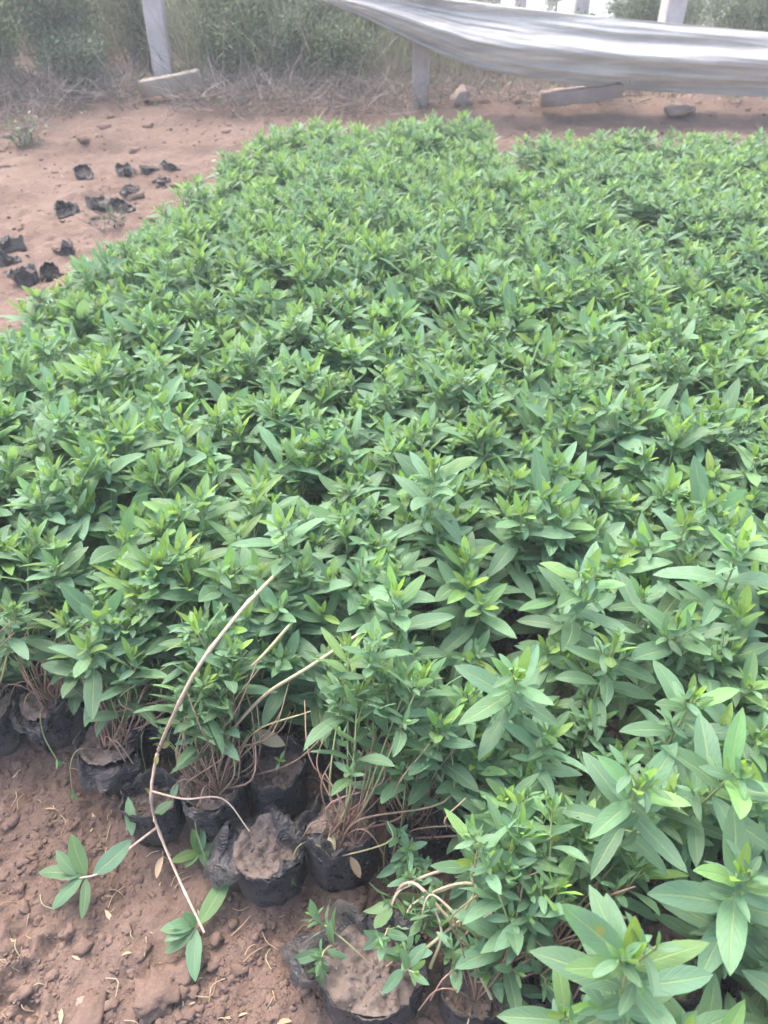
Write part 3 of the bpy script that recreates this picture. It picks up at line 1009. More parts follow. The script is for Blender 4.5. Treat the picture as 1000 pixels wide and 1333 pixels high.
for i_ in (14, 25, 36, 47, 58, 66, 74):               # stubs and withered leaves at the nodes
    d_ = unit(g.normal(0, 1, 3)) * g.uniform(.006, .014)
    S.tube(np.array([pp[i_], pp[i_] + d_ * .5, pp[i_] + d_]), [.0012, .0009, .0007], 5, .3)
for i_ in (47, 49, 58):
    ln_ = g.uniform(.014, .024)
    leaf(Fo, pp[i_], g.normal(0, 1, 3) + np.array([0, -.3, -.6]), np.array([0, -.6, .6]), ln_, ln_ * .5, .8, g.uniform(.96, 1.0), g)
L((108, 1142, .03), (62, 1180, .012), .38, .5)
L((106, 1140, .03), (48, 1130, .03), .35, .55)
L((112, 1140, .03), (88, 1088, .07), .36, .3, (0.6, -0.7, 0.4), 0.1)
L((100, 1140, .03), (70, 1108, .05), .35, .5)
L((122, 1138, .03), (172, 1098, .055), .40, .62, (-0.1, -0.5, 0.8))
L((112, 1143, .028), (112, 1196, .012), .30, .75)
L((172, 1088, .05), (168, 1036, .075), .28, .45, (0.3, -0.9, 0.3))
L((200, 1060, .075), (224, 1044, .09), .5, .7)
L((225, 1040, .11), (228, 1018, .12), .45, .62)
L((258, 1205, .014), (304, 1134, .04), .32, .28, (-0.4, -0.5, 0.7), 0.0)
L((254, 1208, .02), (212, 1240, .012), .42, .5)
L((254, 1205, .022), (208, 1210, .03), .45, .55)
L((256, 1210, .018), (247, 1278, .008), .36, .5)
L((250, 1206, .02), (222, 1196, .04), .45, .42)
L((252, 1204, .02), (214, 1224, .03), .38, .6)
L((256, 1205, .02), (240, 1190, .045), .5, .4)
S.build('stem', M_PALE, o); Fo.build('foliage', M_LEAF, o)

o, S, Fo, T = stray('sprout', 'small loose rosette of green leaves before the pale soil bag', 'sprout')
base = P(262, 1112, 0.005); o.location = base
S.tube(spline([q - base for q in pix((261, 1112, .005), (262, 1085, .03), (258, 1050, .06))], 8), 0.001, 5, 0.6, 0.6, 1)
for a, w, ag in (((306, 1104, .035), .36, .4), ((222, 1118, .02), .42, .2), ((250, 1082, .05), .35, .2), ((240, 1128, .012), .42, .3), ((276, 1130, .012), .42, .45), ((262, 1082, .045), .4, .5)):
    L((260, 1110, .01), a, w, ag)
S.build('stem', M_STEM, o); Fo.build('foliage', M_LEAF, o)

# the collapsed plant beside the widest bag: winding pale stems and small leaves
o, S, Fo, T = stray('collapsed_seedling', 'collapsed seedling with tangled pale winding stems and small leaves beside the widest bag', 'seedling')
base = P(600, 1180, 0.0); o.location = base
g = np.random.default_rng(133)
tang = [[(690, 1150, .12), (640, 1128, .15), (570, 1135, .15), (520, 1160, .13), (505, 1200, .10)],
        [(740, 1200, .12), (660, 1165, .15), (600, 1150, .15), (535, 1180, .12), (530, 1225, .1)],
        [(760, 1215, .13), (690, 1180, .14), (630, 1195, .14), (585, 1240, .10)],
        [(640, 1225, .1), (590, 1200, .13), (540, 1150, .15), (515, 1165, .12), (535, 1190, .1)],
        [(700, 1260, .1), (650, 1215, .13), (600, 1195, .15), (560, 1165, .16), (545, 1215, .12)],
        [(560, 1260, .09), (575, 1215, .13), (560, 1170, .15)],
        [(640, 1300, .09), (620, 1250, .13), (640, 1205, .15)],
        [(520, 1270, .10), (560, 1230, .12), (620, 1190, .14), (700, 1200, .13)]]
for c in tang:
    pts = [q - base for q in pix(*c)]
    S.tube(spline(pts, 26), np.linspace(0.0024, 0.0013, 26) * g.uniform(0.7, 1.2), 6, g.random(), 0, g.uniform(0.5, 1))
    shoot(S, Fo, Fo, pts[-3:], 0.040, 6, g, 0.3, 0.0012, wide=0.36, age_add=0.25)
for k in range(15):
    px, py = g.uniform(490, 720), g.uniform(1090, 1270)
    p0 = P(px, py, .08) - base
    d = np.array([g.normal(0, 0.03), g.normal(-0.01, 0.02), g.uniform(0.02, 0.07)])
    shoot(S, Fo, Fo, [p0, p0 + d * 0.5 + np.array([0, 0, 0.01]), p0 + d], 0.038 * g.uniform(0.8, 1.25), 5, g, 0.35, 0.0011, wide=0.34, age_add=0.15)
S.build('stem', M_PALE, o); Fo.build('foliage', M_LEAF, o); T.build('shoot_tip', M_LEAF, o)

# understory of small leaved side shoots between the front bags and the tall plants, on the right
g = np.random.default_rng(231)
for k, (px, py, lab) in enumerate([(545, 1010, 'low small leaved seedling behind the dark shaded bag'), (610, 1040, 'low seedling with small dark leaves above the tangled stems'),
                                   (690, 1080, 'small leaved seedling with a reddish sideways stem in the shade'), (640, 990, 'small seedling half hidden under the broad leaved star'),
                                   (740, 1010, 'small paired leaved seedling left of the pale yellow green one'), (760, 1110, 'seedling with long drooping dark leaves left of the nearest large one'),
                                   (490, 1238, 'tiny fresh green sprout over the widest bag'), (640, 1240, 'limp small leaved sprout over the dark bag')]):
    o, S, Fo, T = stray('low_seedling', lab, 'seedling', 'low small leaved seedlings of the near corner')
    base = P(px, py + 30, 0.03); base[2] = 0.03
    o.location = base
    n = 7 if k < 6 else 3
    for j in range(n):
        b0 = np.array([g.normal(0, .02), g.normal(0, .02), 0.03])
        tip = b0 + np.array([g.normal(0, .05), g.normal(0, .04), g.uniform(0.06, 0.15) if k < 6 else 0.05])
        Lm = (0.045 if k < 5 else 0.075 if k == 5 else 0.04) * g.uniform(0.8, 1.25)
        shoot(S, Fo, T if j == 0 else Fo, [b0, (b0 + tip) / 2 + np.array([g.normal(0, .01), 0, .015]), tip], Lm, 6, g, 0.4, 0.0014, wide=0.31, age_add=0.18)
    S.build('stem', M_STEM, o); Fo.build('foliage', M_LEAF, o); T.build('shoot_tip', M_LEAF, o)

# dry leaves lying on the bags and the soil
g = np.random.default_rng(55)
for p0, p1, w, lab in [((430, 1085, .10), (433, 1120, .10), .42, 'orange tan dry leaf standing on the soil of the ribbed bag'),
                       ((405, 1104, .10), (418, 1098, .105), .9, 'round pale dry leaf on the left rim of the ribbed bag'),
                       ((456, 1115, .11), (472, 1143, .095), .36, 'narrow dry leaf hanging over the rim of the ribbed bag'),
                       ((212, 1115, .015), (200, 1142, .012), .34, 'pale curled dry leaf under the fallen stem'),
                       ((470, 1000, .16), (515, 965, .2), .36, 'grey green withered leaf hanging above the ribbed bag'),
                       ((330, 955, .14), (372, 965, .14), .42, 'purplish brown withered leaf above the narrow bag')]:
    b = MB(); a, c = P(*p0), P(*p1)
    ln = np.linalg.norm(c - a)
    leaf(b, np.zeros(3), c - a, np.array([0, -0.4, 0.9]), ln, ln * w, 0.35, 0.5, g)
    d = tag(b.build('dry_leaf', M_DRYLEAF), lab, 'dry leaf', 'withered leaves')
    d.location = a

# ------------------------------------------------------------------ loose bags on the bare soil at the left
LOOSE = [
    (104, 214, .048, .07, 'crushed dusty black bag alone near the earth lip, left of the others there'),
    (161, 215, .050, .08, 'dark bag with a broken rim in the back row by the earth lip'),
    (190, 215, .042, .07, 'brown soil filled bag between two back row bags'),
    (218, 216, .036, .06, 'small round brown soil ball nearest the bed in the back row'),
    (212, 232, .036, .04, 'flattened bag in front of the small round soil ball'),
    (173, 245, .042, .05, 'low bag with pale soil showing, above the wide black bag'),
    (124, 258, .058, .075, 'wide upright black bag in the middle of the path'),
    (153, 259, .042, .07, 'torn grey black bag leaning beside the wide black one'),
    (83, 269, .044, .065, 'small square black bag left of the wide black one'),
    (85, 317, .050, .075, 'black bag with a torn peak sticking up'),
    (64, 345, .042, .085, 'narrow black bag on edge, right of the heap'),
    (15, 312, .050, .085, 'black bag at the top of the heap by the photo\'s left edge'),
    (4, 335, .045, .07, 'grey black bag at the left side of the heap'),
    (34, 350, .060, .085, 'large crumpled bag at the front of the heap'),
    (74, 402, .050, .05, 'black bag half hidden by the bed\'s outer leaves'),
]
for i, (px, py, r, h, lab) in enumerate(LOOSE):
    g = np.random.default_rng(420 + i)
    p = P(px, py, h * 0.6)
    t = empty('seedling_bag', lab, 'seedling bag', (p[0], p[1], float(ground(p[0], p[1])) - 0.008), 'loose bags on the bare soil', g.uniform(0, 6.28))
    t.rotation_euler = (g.normal(0, 0.22), g.normal(0, 0.22), g.uniform(0, 6.28))
    fl = [(g.uniform(0, 6.28), g.uniform(0.5, 1.0), g.uniform(0.4, 1.0)), (g.uniform(0, 6.28), 0.5, 0.6)]
    F, So = film(500 + i, r * 0.8, h * 0.62, 0.010 if 'soil' in lab else 0.022, fl, 1.7, g.uniform(0.7, 1.0))
    F.build('film', M_BAG, t)
    So.build('soil', M_POTSOIL, t)

# ------------------------------------------------------------------ clods
g = np.random.default_rng(17)
b = MB()
n_done = 0
while n_done < 5200:
    px, py = g.uniform(-60, 720), g.uniform(930, 1400)
    p = P(px, py, 0)
    if px > 460 and py < 1150:
        continue
    if any((p[0] - a) ** 2 + (p[1] - c) ** 2 < (r + .004) ** 2 for a, c, r in front_xy):
        continue
    dens = float(fbm(np.array([p[0] * 7]), np.array([p[1] * 7]), 2, 91)[0])
    if dens < g.uniform(-0.5, 0.35):
        continue
    r = 0.0013 * (1 / max(g.random(), 0.012)) ** 0.46
    rock(b, np.array([p[0], p[1], float(ground(p[0], p[1])) - r * 0.1]), r, g, ICO2, 0.7, 0.85)
    n_done += 1
for k in range(1500):
    x, y = g.uniform(-2.2, -0.4), g.uniform(1.2, 5.0)
    if inside(x, y, MAIN):
        continue
    r = 0.004 * (1 / max(g.random(), 0.01)) ** 0.5
    rock(b, np.array([x, y, float(ground(x, y)) + r * -0.1]), r, g, ICO2, 0.6, 0.8)
for k in range(500):
    x, y = g.uniform(-0.5, 2.4), g.uniform(3.45, 5.0)
    r = 0.004 * (1 / max(g.random(), 0.01)) ** 0.5
    rock(b, np.array([x, y, float(ground(x, y)) + r * -0.1]), r, g, ICO2, 0.6, 0.8)
LIT = MB()
for k in range(330):
    if k < 150:
        p = P(g.uniform(-20, 420), g.uniform(960, 1340), 0); ok = all((p[0] - a) ** 2 + (p[1] - c) ** 2 > r * r for a, c, r in front_xy)
        x, y, L_ = p[0], p[1], g.uniform(.008, .035)
    else:
        x, y, L_ = g.uniform(-2.2, -0.4), g.uniform(1.2, 4.9), g.uniform(.02, .07); ok = not inside(x, y, MAIN)
    if not ok:
        continue
    a = g.uniform(0, 6.28); z = float(ground(x, y)) + .003
    d = np.array([math.cos(a), math.sin(a), 0]) * L_
    e = np.array([x + d[0], y + d[1], float(ground(x + d[0], y + d[1])) + .003])
    q = np.array([x, y, z])
    if g.random() < 0.6:
        LIT.tube(spline([q, (q + e) / 2 + np.array([-d[1], d[0], 0]) * g.normal(0, .2) + np.array([0, 0, .004]), e], 6), 0.0008, 4, g.random())
    else:
        leaf(LIT, q, e - q, np.array([g.normal(0, .3), g.normal(0, .3), 1]), L_ * .7, L_ * .2, 0.3, .5, g, True)
tag(LIT.build('plant_litter', M_DRYLEAF), 'bits of straw and dead leaf on the bare soil', 'litter', None, 'stuff')
tag(b.build('soil_crumbs', M_CLOD), 'loose crumbs of red soil strewn over the bare ground', 'soil', None, 'stuff')
for px, py, r, fl, lab in [(205, 1288, .030, .5, 'largest smooth soil clod at the bottom of the photo'), (232, 1262, .022, .6, 'angular soil clod just below the drooping green rosette'),
                           (110, 1318, .024, .5, 'rough soil clod lying low at the bottom left'), (100, 1295, .007, .6, 'small whitish pebble on the bottom left clods'),
                           (262, 1245, .014, .7, 'dark small clod right of the drooping green rosette')]:
    b = MB(); p = P(px, py, 0.005)
    rock(b, np.array([0, 0, r * 0.2]), r, g, ICO4, fl, 0.8)
    o = tag(b.build('soil_clod' if 'clod' in lab[:22] else 'pebble', M_CLOD if 'pebble' not in lab else M_STONE), lab, 'clod' if 'pebble' not in lab else 'pebble')
    o.location = (p[0], p[1], float(ground(p[0], p[1])))

# ------------------------------------------------------------------ fence posts, slabs, stone
def box_mesh(name, mat, w, d, h, g, taper=1.0, nz=10, chip=0.004, loc=(0, 0, 0), rot=(0, 0, 0)):
    """a rough rectangular post or slab with worn corners"""
    b = MB()
    nn = 24
    th = np.linspace(0, 2 * math.pi, nn, endpoint=False)
    e = 0.16
    cx = np.sign(np.cos(th)) * np.abs(np.cos(th)) ** e; sy = np.sign(np.sin(th)) * np.abs(np.sin(th)) ** e
    rows = []
    zs = np.concatenate([[0, 0], np.linspace(0.004, h - 0.006, nz), [h, h]])
    for i, z in enumerate(zs):
        k = 0.0 if i in (0, len(zs) - 1) else (0.96 if i in (1, len(zs) - 2) else 1.0)
        tp = 1 + (taper - 1) * z / h
        ns = 1 + chip / w * 2 * fbm(cx * 2 + z * 9, sy * 2 + z * 7, 3, int(g.integers(99)))
        rows.append(np.stack([cx * w / 2 * k * tp * ns, sy * d / 2 * k * tp * ns, np.full(nn, z)], -1))
    b.grid(np.stack(rows), (0, 0, 0.5, 0.5), closed=True)
    o = b.build(name, mat)
    o.location = [float(q) for q in loc]
    o.rotation_euler = rot
    return o


g = np.random.default_rng(5)
FY = BANKH
p = P(216, 110, FY)
tag(box_mesh('concrete_post', M_POST, .115, .115, 1.5, g, 0.92, loc=(p[0], p[1], FY - 0.05), rot=(0, R(0.6), R(4))),
    'pale pinkish concrete post standing among the dark shrubs', 'post', 'concrete fence posts')
p = P(547, 134, FY)
tag(box_mesh('concrete_post', M_GREY, .088, .09, 0.75, g, 1.0, loc=(p[0], p[1], FY - 0.05), rot=(0, 0, R(-6))),
    'short grey concrete post under the left part of the plastic sheet', 'post', 'concrete fence posts')
for px, py, w, lab, yy in ((872, 32, .118, 'widest pale post rising above the plastic sheet', 5.35), (754, 22, .105, 'middle pale post above the plastic sheet, near a leaning trunk', 6.3),
                           (676, 12, .10, 'thin far post at the top of the plastic sheet', 7.4), (968, 20, .085, 'grey post above the plastic sheet near the photo\'s right edge', 6.6)):
    p = PY(px, py, yy)
    tag(box_mesh('concrete_post', M_POST, w, w, 1.7, g, 0.95, loc=(p[0], yy, float(glow(p[0], yy)) - 0.05), rot=(0, 0, R(g.uniform(-8, 8)))), lab, 'post', 'concrete fence posts')

# slabs lie on the bank: long axis is z of the box turned over
p = P(186, 128, FY)
tag(box_mesh('concrete_slab', M_SLAB, .085, .08, .35, g, 1.0, loc=(p[0], p[1] - 0.02, FY + 0.05), rot=(0, R(82), R(8))), 'mossy concrete slab tilted against the foot of the pinkish post', 'slab')
p = P(702, 141, FY)
tag(box_mesh('concrete_slab', M_STONE, .07, .09, .44, g, 1.0, chip=.006, loc=(p[0], p[1], FY + 0.045), rot=(0, R(84.5), R(3))), 'long pinkish concrete beam lying before the plastic sheet', 'slab')
b = MB(); p = P(602, 138, FY)
rock(b, np.array([0, 0, .04]), .055, g, ICO4, 1.05, .75)
tag(b.build('stone', M_STONE), 'upright rough pinkish stone right of the short grey post', 'stone').location = (p[0], p[1], FY - 0.02)
b = MB(); p = P(885, 143, FY)
rock(b, np.array([0, 0, .01]), .085, g, ICO4, .3, .3)
tag(b.build('stone', M_STONE), 'low flat stone right of the long beam', 'stone').location = (p[0], p[1], FY - 0.01)

# ------------------------------------------------------------------ sagging plastic sheet, bunched and tied along the fence
TOP = [(300, -58), (415, -14), (480, -12), (545, -7), (600, 0), (700, 13), (800, 24), (900, 33), (1000, 42), (1150, 52)]
BOT = [(300, -40), (415, -2), (475, 22), (545, 57), (620, 88), (700, 104), (800, 117), (900, 122), (1000, 125), (1150, 124)]
TOP, BOT = np.array(TOP, float), np.array(BOT, float)
NU, NVV = 150, 70
us = np.linspace(0, len(TOP) - 1, NU)
b = MB()
rows_f, rows_b = [], []
for i, u in enumerate(us):
    k = np.arange(len(TOP))
    tp = PY(np.interp(u, k, TOP[:, 0]), np.interp(u, k, TOP[:, 1]), 4.70)
    bt = PY(np.interp(u, k, BOT[:, 0]), np.interp(u, k, BOT[:, 1]), 4.70)
    v = np.linspace(0, 1, NVV)
    width = np.linalg.norm(bt - tp)
    x = tp[0]
    # folds run along the length and drift slowly across it
    vv = v * (3.0 + 0.0 * x) + 0.22 * math.sin(x * 0.9)
    f1 = fbm(np.full(NVV, x * 0.55 + 2), v * 4.2 + 0.5 * x * 0.35, 2, 201)
    f2 = fbm(np.full(NVV, x * 0.9), v * 10 - 1.0 * x * 0.3, 3, 207)
    f3 = fbm(np.full(NVV, x * 1.6), v * 26 + 0.3 * x, 2, 209)
    bulge = 0.10 * np.sin(v * math.pi) ** 0.8
    lip = -0.05 * np.exp(-((v - 0.86) / 0.05) ** 2)          # the deep crease above the lowest hanging fold
    sc = min(1.0, width / 0.25)
    off = (bulge + 0.085 * f1 + 0.030 * f2 + 0.005 * f3 + lip) * sc
    line = tp + (bt - tp) * v[:, None]
    fr = line.copy(); fr[:, 1] -= off
    bk = line.copy(); bk[:, 1] += 0.012 + 0.05 * sc * np.sin(v * math.pi)
    rows_f.append(np.concatenate([fr, bk[::-1]]))
    rows_b.append(np.concatenate([v, v[::-1]]))
pts = np.array(rows_f)
at = np.zeros(pts.shape[:2] + (4,)); at[..., 0] = np.array(rows_b); at[..., 1] = (us / us[-1])[:, None]; at[..., 2] = 0.5; at[..., 3] = 0.5
b.grid(pts, at, closed=True)
tag(b.build('plastic_sheet', M_SHEET), 'long sagging milky plastic sheet bunched into folds along the fence', 'plastic sheet')

# ------------------------------------------------------------------ weeds, dry brush, shrubs and far trees
def blades(mb, base, tip_dir, length, width, bend, g, segs=4, age=0.5):
    """many thin curved strips at once"""
    n = len(base)
    d = unit(tip_dir)
    side = unit(np.cross(d, g.normal(0, 1, (n, 3))))
    bd = unit(g.normal(0, 1, (n, 3)) * np.array([1, 1, 0.3])) * bend[:, None]
    t = np.linspace(0, 1, segs + 1)
    cen = base[:, None] + d[:, None] * (length[:, None] * t)[..., None] + bd[:, None] * (length[:, None] * t ** 2)[..., None]
    w = width[:, None] * (1 - 0.85 * t ** 1.5)[None]
    pts = np.stack([cen - side[:, None] * w[..., None] / 2, cen + side[:, None] * w[..., None] / 2], 2)   # n, segs+1, 2, 3
    idx = np.arange(n * (segs + 1) * 2).reshape(n, segs + 1, 2)
    f = np.stack([idx[:, :-1, 0], idx[:, :-1, 1], idx[:, 1:, 1], idx[:, 1:, 0]], -1).reshape(-1, 4)
    at = np.zeros((n, segs + 1, 2, 4)); at[..., 1] = t[None, :, None]; at[..., 2] = g.random(n)[:, None, None]; at[..., 3] = age
    mb.add(pts.reshape(-1, 3), f, at.reshape(-1, 4))


def leaflets(mb, p, d, ln, wd, g):
    """many small bent leaves at once"""
    n = len(p)
    d = unit(d); s = unit(np.cross(d, g.normal(0, 1, (n, 3)))); nn = np.cross(s, d)
    L_, W_ = ln[:, None], wd[:, None]
    a = p; m1 = p + d * L_ * 0.5 + nn * L_ * 0.08; e = p + d * L_ - nn * L_ * 0.08
    pts = np.stack([a, m1 + s * W_ / 2, m1 - s * W_ / 2, e], 1)
    i = np.arange(n)[:, None] * 4
    f = np.concatenate([i + 0, i + 2, i + 3, i + 1], 1)
    at = np.zeros((n, 4, 4)); at[..., 2] = g.random(n)[:, None]; at[..., 3] = 0.5
    mb.add(pts.reshape(-1, 3), f, at.reshape(-1, 4))


def shrub(x, y, h, spread, nst, nleaf, mat, label, seed, lsz=0.03, group='wild shrubs along the fence', name='shrub', cat='shrub', lo=0.12):
    g = np.random.default_rng(seed)
    z = float(glow(x, y)) - 0.02
    t = empty(name, label, cat, (x, y, z), group)
    S, F = MB(), MB()
    allp, alld = [], []
    for k in range(nst):
        a = g.uniform(0, 6.28); rr = spread * math.sqrt(g.random())
        b0 = np.array([g.normal(0, spread * 0.2), g.normal(0, spread * 0.2), 0])
        tip = np.array([rr * math.cos(a), rr * math.sin(a), h * g.uniform(0.55, 1.05)])
        pts = spline([b0, b0 * 0.5 + tip * 0.5 + np.array([0, 0, h * 0.08]) + g.normal(0, 0.03, 3), tip + g.normal(0, 0.03, 3)], 12)
        S.tube(pts, np.linspace(0.005, 0.0015, 12), 4, g.random())
        allp.append(pts)
    for pts in allp:
        m = max(nleaf // nst, 4)
        q = g.uniform(lo, 1.0, m) ** 0.8
        base = np.stack([np.interp(q, np.linspace(0, 1, 12), pts[:, i]) for i in range(3)], -1)
        d = unit(g.normal(0, 1, (m, 3)) + np.array([0, 0, 0.35]))
        twig = g.uniform(0, 0.09, m)[:, None]
        leaflets(F, base + d * twig, unit(d + g.normal(0, 0.7, (m, 3))), lsz * g.uniform(0.6, 1.5, m), lsz * g.uniform(0.25, 0.5, m), g)
        # fine side twigs
        n2 = 10
        q = g.uniform(0.15, 0.95, n2)
        base = np.stack([np.interp(q, np.linspace(0, 1, 12), pts[:, i]) for i in range(3)], -1)
        blades(S, base, g.normal(0, 1, (n2, 3)) + np.array([0, 0, 0.4]), g.uniform(0.05, 0.16, n2), np.full(n2, 0.003), g.uniform(0, 0.4, n2), g, 3)
    S.build('stem', M_TWIG, t); F.build('foliage', mat, t)
    return t


SHR = [(-0.93, 5.3, .5, .22, M_SHRUB2, 'green weed bush a little right of the pinkish post\'s foot'), (-0.85, 5.5, .65, .3, M_SHRUB2, 'tall pale green weed bush between the pinkish post and the sheet\'s narrow end'),
       (-0.42, 5.5, .6, .3, M_SHRUB, 'tall greyish weed bush under the sheet\'s narrow end'), (-2.7, 5.0, .5, .30, M_SHRUB2, 'leafy green bush at the photo\'s left edge beside the dry twigs'), (-0.62, 5.35, .42, .26, M_SHRUB, 'greyish bush in the middle of the dry twigs right of the pinkish post'),
       (-1.78, 5.12, .3, .2, M_SHRUB, 'low grey bush at the left foot of the pinkish post'), (-0.28, 5.2, .34, .2, M_SHRUB2, 'small green bush left of the short grey post'),
       (-2.35, 5.2, .75, .36, M_SHRUB2, 'green leafy shrub at the top left corner'), (-1.95, 5.35, .8, .36, M_SHRUB, 'grey green shrub left of the pinkish post'),
       (-1.6, 5.8, .9, .32, M_SHRUB, 'dark bluish shrub close beside the pinkish post'), (-2.2, 6.1, 1.1, .5, M_SHRUB, 'taller grey shrub behind the left shrubs'),
       (-0.98, 5.65, .8, .32, M_SHRUB, 'dull shrub just right of the pinkish post'), (-0.2, 5.7, .6, .34, M_SHRUB2, 'light green bush left of the sheet\'s narrow end'),
       (0.28, 5.85, .42, .28, M_SHRUB2, 'low green bush behind the short grey post'), (0.62, 5.6, .36, .26, M_SHRUB, 'dark low bush in the gap under the sheet'),
       (1.9, 6.3, .5, .36, M_SHRUB, 'dark bush above the sheet, right of the widest pale post'), (2.5, 6.1, .55, .4, M_SHRUB, 'dark bush at the top right corner'),
       (1.15, 5.6, .30, .3, M_SHRUB, 'low shaded bush behind the long beam'), (3.1, 6.0, .5, .4, M_SHRUB, 'dark bush beyond the photo\'s right edge behind the sheet')]
for i, (x, y, h, sp, mat, lab) in enumerate(SHR):
    shrub(x, y, h, sp, 40, int(9000 * sp / 0.36), mat, lab, 810 + i, 0.026, lo=0.05)
p = P(30, 172, 0.08)
shrub(p[0], p[1], .10, .07, 10, 130, M_SHRUB2, 'tiny pale green weed alone on the bank at the far left', 840, 0.03, 'small weeds on the bank', 'weed', 'weed')
p = P(150, 297, 0.0)
shrub(p[0], p[1], .085, .03, 4, 30, M_SHRUB2, 'thin yellowish weed on the open side of the bed', 841, 0.03, 'small weeds on the bank', 'weed', 'weed', 0.4)

# tall grass behind the bank, between the pinkish post and the sheet
g = np.random.default_rng(61)
b = MB()
n = 6000
x = g.uniform(-1.3, 0.5, n); y = g.uniform(5.2, 7.0, n)
base = np.stack([x, y, glow(x, y) - 0.01], -1)
blades(b, base, g.normal(0, 0.42, (n, 3)) * np.array([1, 1, 0]) + np.array([0, 0, 1]), g.uniform(0.2, 0.7, n) * (0.75 + 0.25 * (x < -0.2)), g.uniform(0.003, 0.009, n), g.uniform(0, 0.8, n), g, 6)
n = 3000
x = g.uniform(-3.2, -1.3, n); y = g.uniform(6.2, 7.3, n)
base = np.stack([x, y, glow(x, y) - 0.01], -1)
blades(b, base, g.normal(0, 0.25, (n, 3)) * np.array([1, 1, 0]) + np.array([0, 0, 1]), g.uniform(0.35, 0.8, n), g.uniform(0.003, 0.008, n), g.uniform(0, 0.4, n), g)
n = 3500
x = g.uniform(0.5, 3.2, n); y = g.uniform(5.2, 6.6, n)
base = np.stack([x, y, glow(x, y) - 0.01], -1)
blades(b, base, g.normal(0, 0.3, (n, 3)) * np.array([1, 1, 0]) + np.array([0, 0, 1]), g.uniform(0.1, 0.34, n), g.uniform(0.003, 0.007, n), g.uniform(0, 0.4, n), g)
tag(b.build('tall_grass', M_GRASS), 'dull olive tall grass behind the bank', 'grass', None, 'stuff')

# tangle of dry twigs along the foot of the weeds
b = MB()
for n, x0, x1, y0, y1, hi in ((1300, -2.9, -1.40, 4.75, 5.3, .2), (550, -2.9, -1.75, 4.45, 5.0, .2), (1500, -1.2, 0.15, 4.65, 5.2, .19), (900, 0.2, 1.4, 4.75, 5.3, .16), (700, 1.2, 2.8, 4.8, 5.3, .10)):
    x = g.uniform(x0, x1, n); y = y0 + (y1 - y0) * g.random(n) ** 1.3
    base = np.stack([x, y, glow(x, y) + g.uniform(-0.01, hi * 0.5, n)], -1)
    dr = g.normal(0, 1, (n, 3)) * np.array([1, 0.7, 0.5]) + np.array([0, -0.15, 0.55])
    blades(b, base, dr, g.uniform(0.08, hi * 1.3, n), g.uniform(0.0025, 0.007, n), g.uniform(0, 0.6, n), g, 6)
tag(b.build('dry_brush', M_TWIG), 'tangle of dry greyish twigs along the foot of the weeds', 'brush', None, 'stuff')
b = MB()
n = 2200
x = g.uniform(-2.6, 2.4, n); y = 4.75 + 0.75 * g.random(n) ** 0.7
leaflets(b, np.stack([x, y, glow(x, y) + g.uniform(0.0, 0.06, n)], -1), g.normal(0, 1, (n, 3)) + np.array([0, 0, 0.5]), g.uniform(0.02, 0.05, n), g.uniform(0.008, 0.018, n), g)
tag(b.build('ground_weeds', M_SHRUB2), 'sparse low weeds on the bank by the twigs', 'weeds', None, 'stuff')


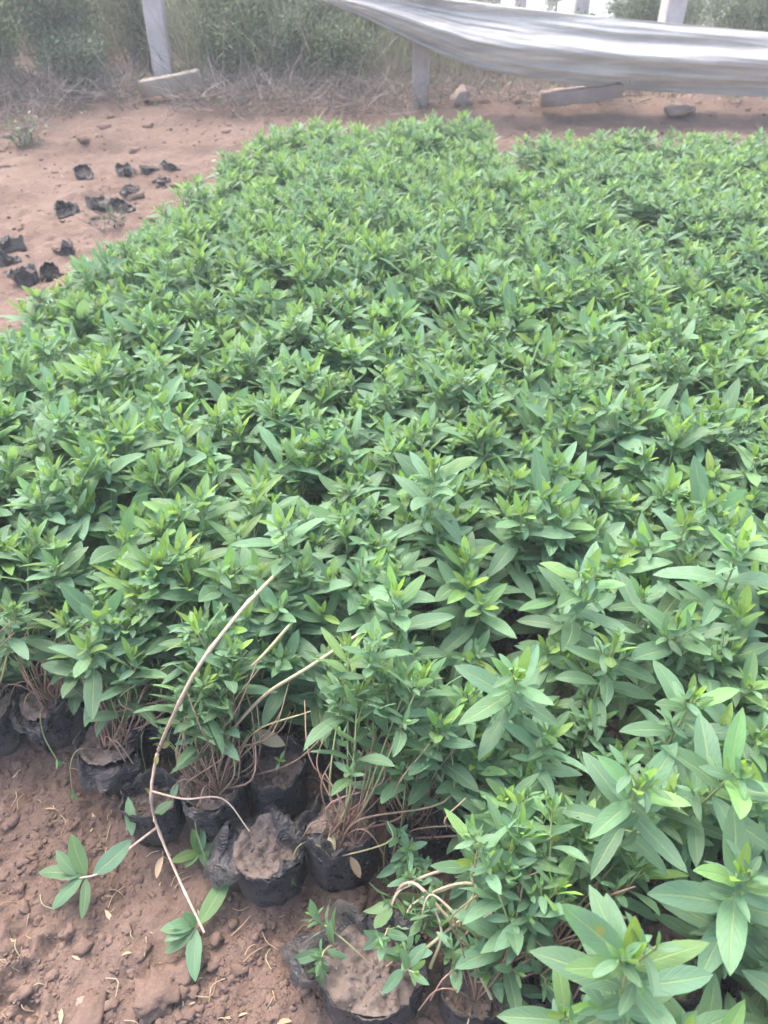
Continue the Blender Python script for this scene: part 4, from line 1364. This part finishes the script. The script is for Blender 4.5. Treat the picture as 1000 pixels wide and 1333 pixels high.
def far_tree(x, y, z0, h, w, label, seed, lean=0.0):
    g = np.random.default_rng(seed)
    t = empty('tree', label, 'tree', (x, y, z0), 'far trees below the bank')
    S, F = MB(), MB()
    top = np.array([lean, 0, h])
    S.tube(spline([(0, 0, 0), top * 0.5 + g.normal(0, 0.1, 3) * np.array([1, 1, 0]), top], 16), np.linspace(h * 0.016, 0.02, 16), 7, 0.4)
    S.build('trunk', M_TWIG, t)
    B = MB()
    for k in range(60):
        q = g.uniform(0.12, 1.0)
        c = top * q
        a = g.uniform(0, 6.28); rr = w * (1.1 - q) * g.uniform(0.5, 1.0) + 0.1
        tip = c + np.array([rr * math.cos(a), rr * math.sin(a), rr * g.uniform(0.2, 0.7)])
        pts = spline([c, (c + tip) / 2 + np.array([0, 0, 0.05 * h / 5]), tip], 8)
        B.tube(pts, np.linspace(0.02, 0.006, 8), 4, g.random())
        m = 90
        qq = g.uniform(0.25, 1, m)
        p = np.stack([np.interp(qq, np.linspace(0, 1, 8), pts[:, i]) for i in range(3)], -1)
        blades(F, p + g.normal(0, 0.04, (m, 3)), g.normal(0, 1, (m, 3)) + np.array([0, 0, 0.4]), g.uniform(0.1, 0.28, m), np.full(m, 0.022), g.uniform(0, 0.3, m), g, 2)
    B.build('branch', M_TWIG, t); F.build('crown', M_SHRUB2 if seed % 2 else M_SHRUB, t)


for i, (px, top_py, yy, w, lab) in enumerate([(590, -25, 17, .8, 'feathery dark tree seen over the sheet\'s left part'), (645, -35, 21, .9, 'slender tree between the far thin post and the feathery tree'),
                                              (725, -30, 19, .8, 'dark conical tree left of the middle pale post'), (790, -60, 20, .8, 'leaning bare trunked tree right of the middle pale post'),
                                              (832, -20, 24, .7, 'small pointed tree left of the widest pale post'), (905, -30, 18, 1.2, 'bushy dark tree right of the widest pale post'),
                                              (990, -40, 20, 1.3, 'dark wide tree in the top right corner'), (480, -30, 18, 1.2, 'pale green tree behind the sheet\'s narrow end'), (945, -25, 23, 1.0, 'thin dark tree between two bushy ones')]):
    tp = PY(px, top_py, yy)
    z0 = float(glow(tp[0], yy)) - 0.1
    far_tree(tp[0], yy, z0, tp[2] - z0 + 0.6, w, lab, 871 + i, 0.8 if 'leaning' in lab else 0.0)
# ------------------------------------------------------------------ the air
hz = MB()
x0, x1, y0, y1, z0, z1 = -70, 70, -45, 70, -36, 4.5
vv = np.array([[x, y, z] for z in (z0, z1) for y in (y0, y1) for x in (x0, x1)], float)
hz.add(vv, [[0, 2, 3, 1], [4, 5, 7, 6], [0, 1, 5, 4], [2, 6, 7, 3], [0, 4, 6, 2], [1, 3, 7, 5]], (0, 0, .5, .5))
N = NT('pale_air')
vp = N.n('ShaderNodeVolumePrincipled')
vp.inputs['Color'].default_value = (0.93, 0.97, 0.98, 1)
vp.inputs['Density'].default_value = 0.0125
N.l(vp.outputs[0], N.out.inputs['Volume'])
tag(hz.build('haze', N.m), kind='stuff')
print('objects', len(bpy.data.objects))
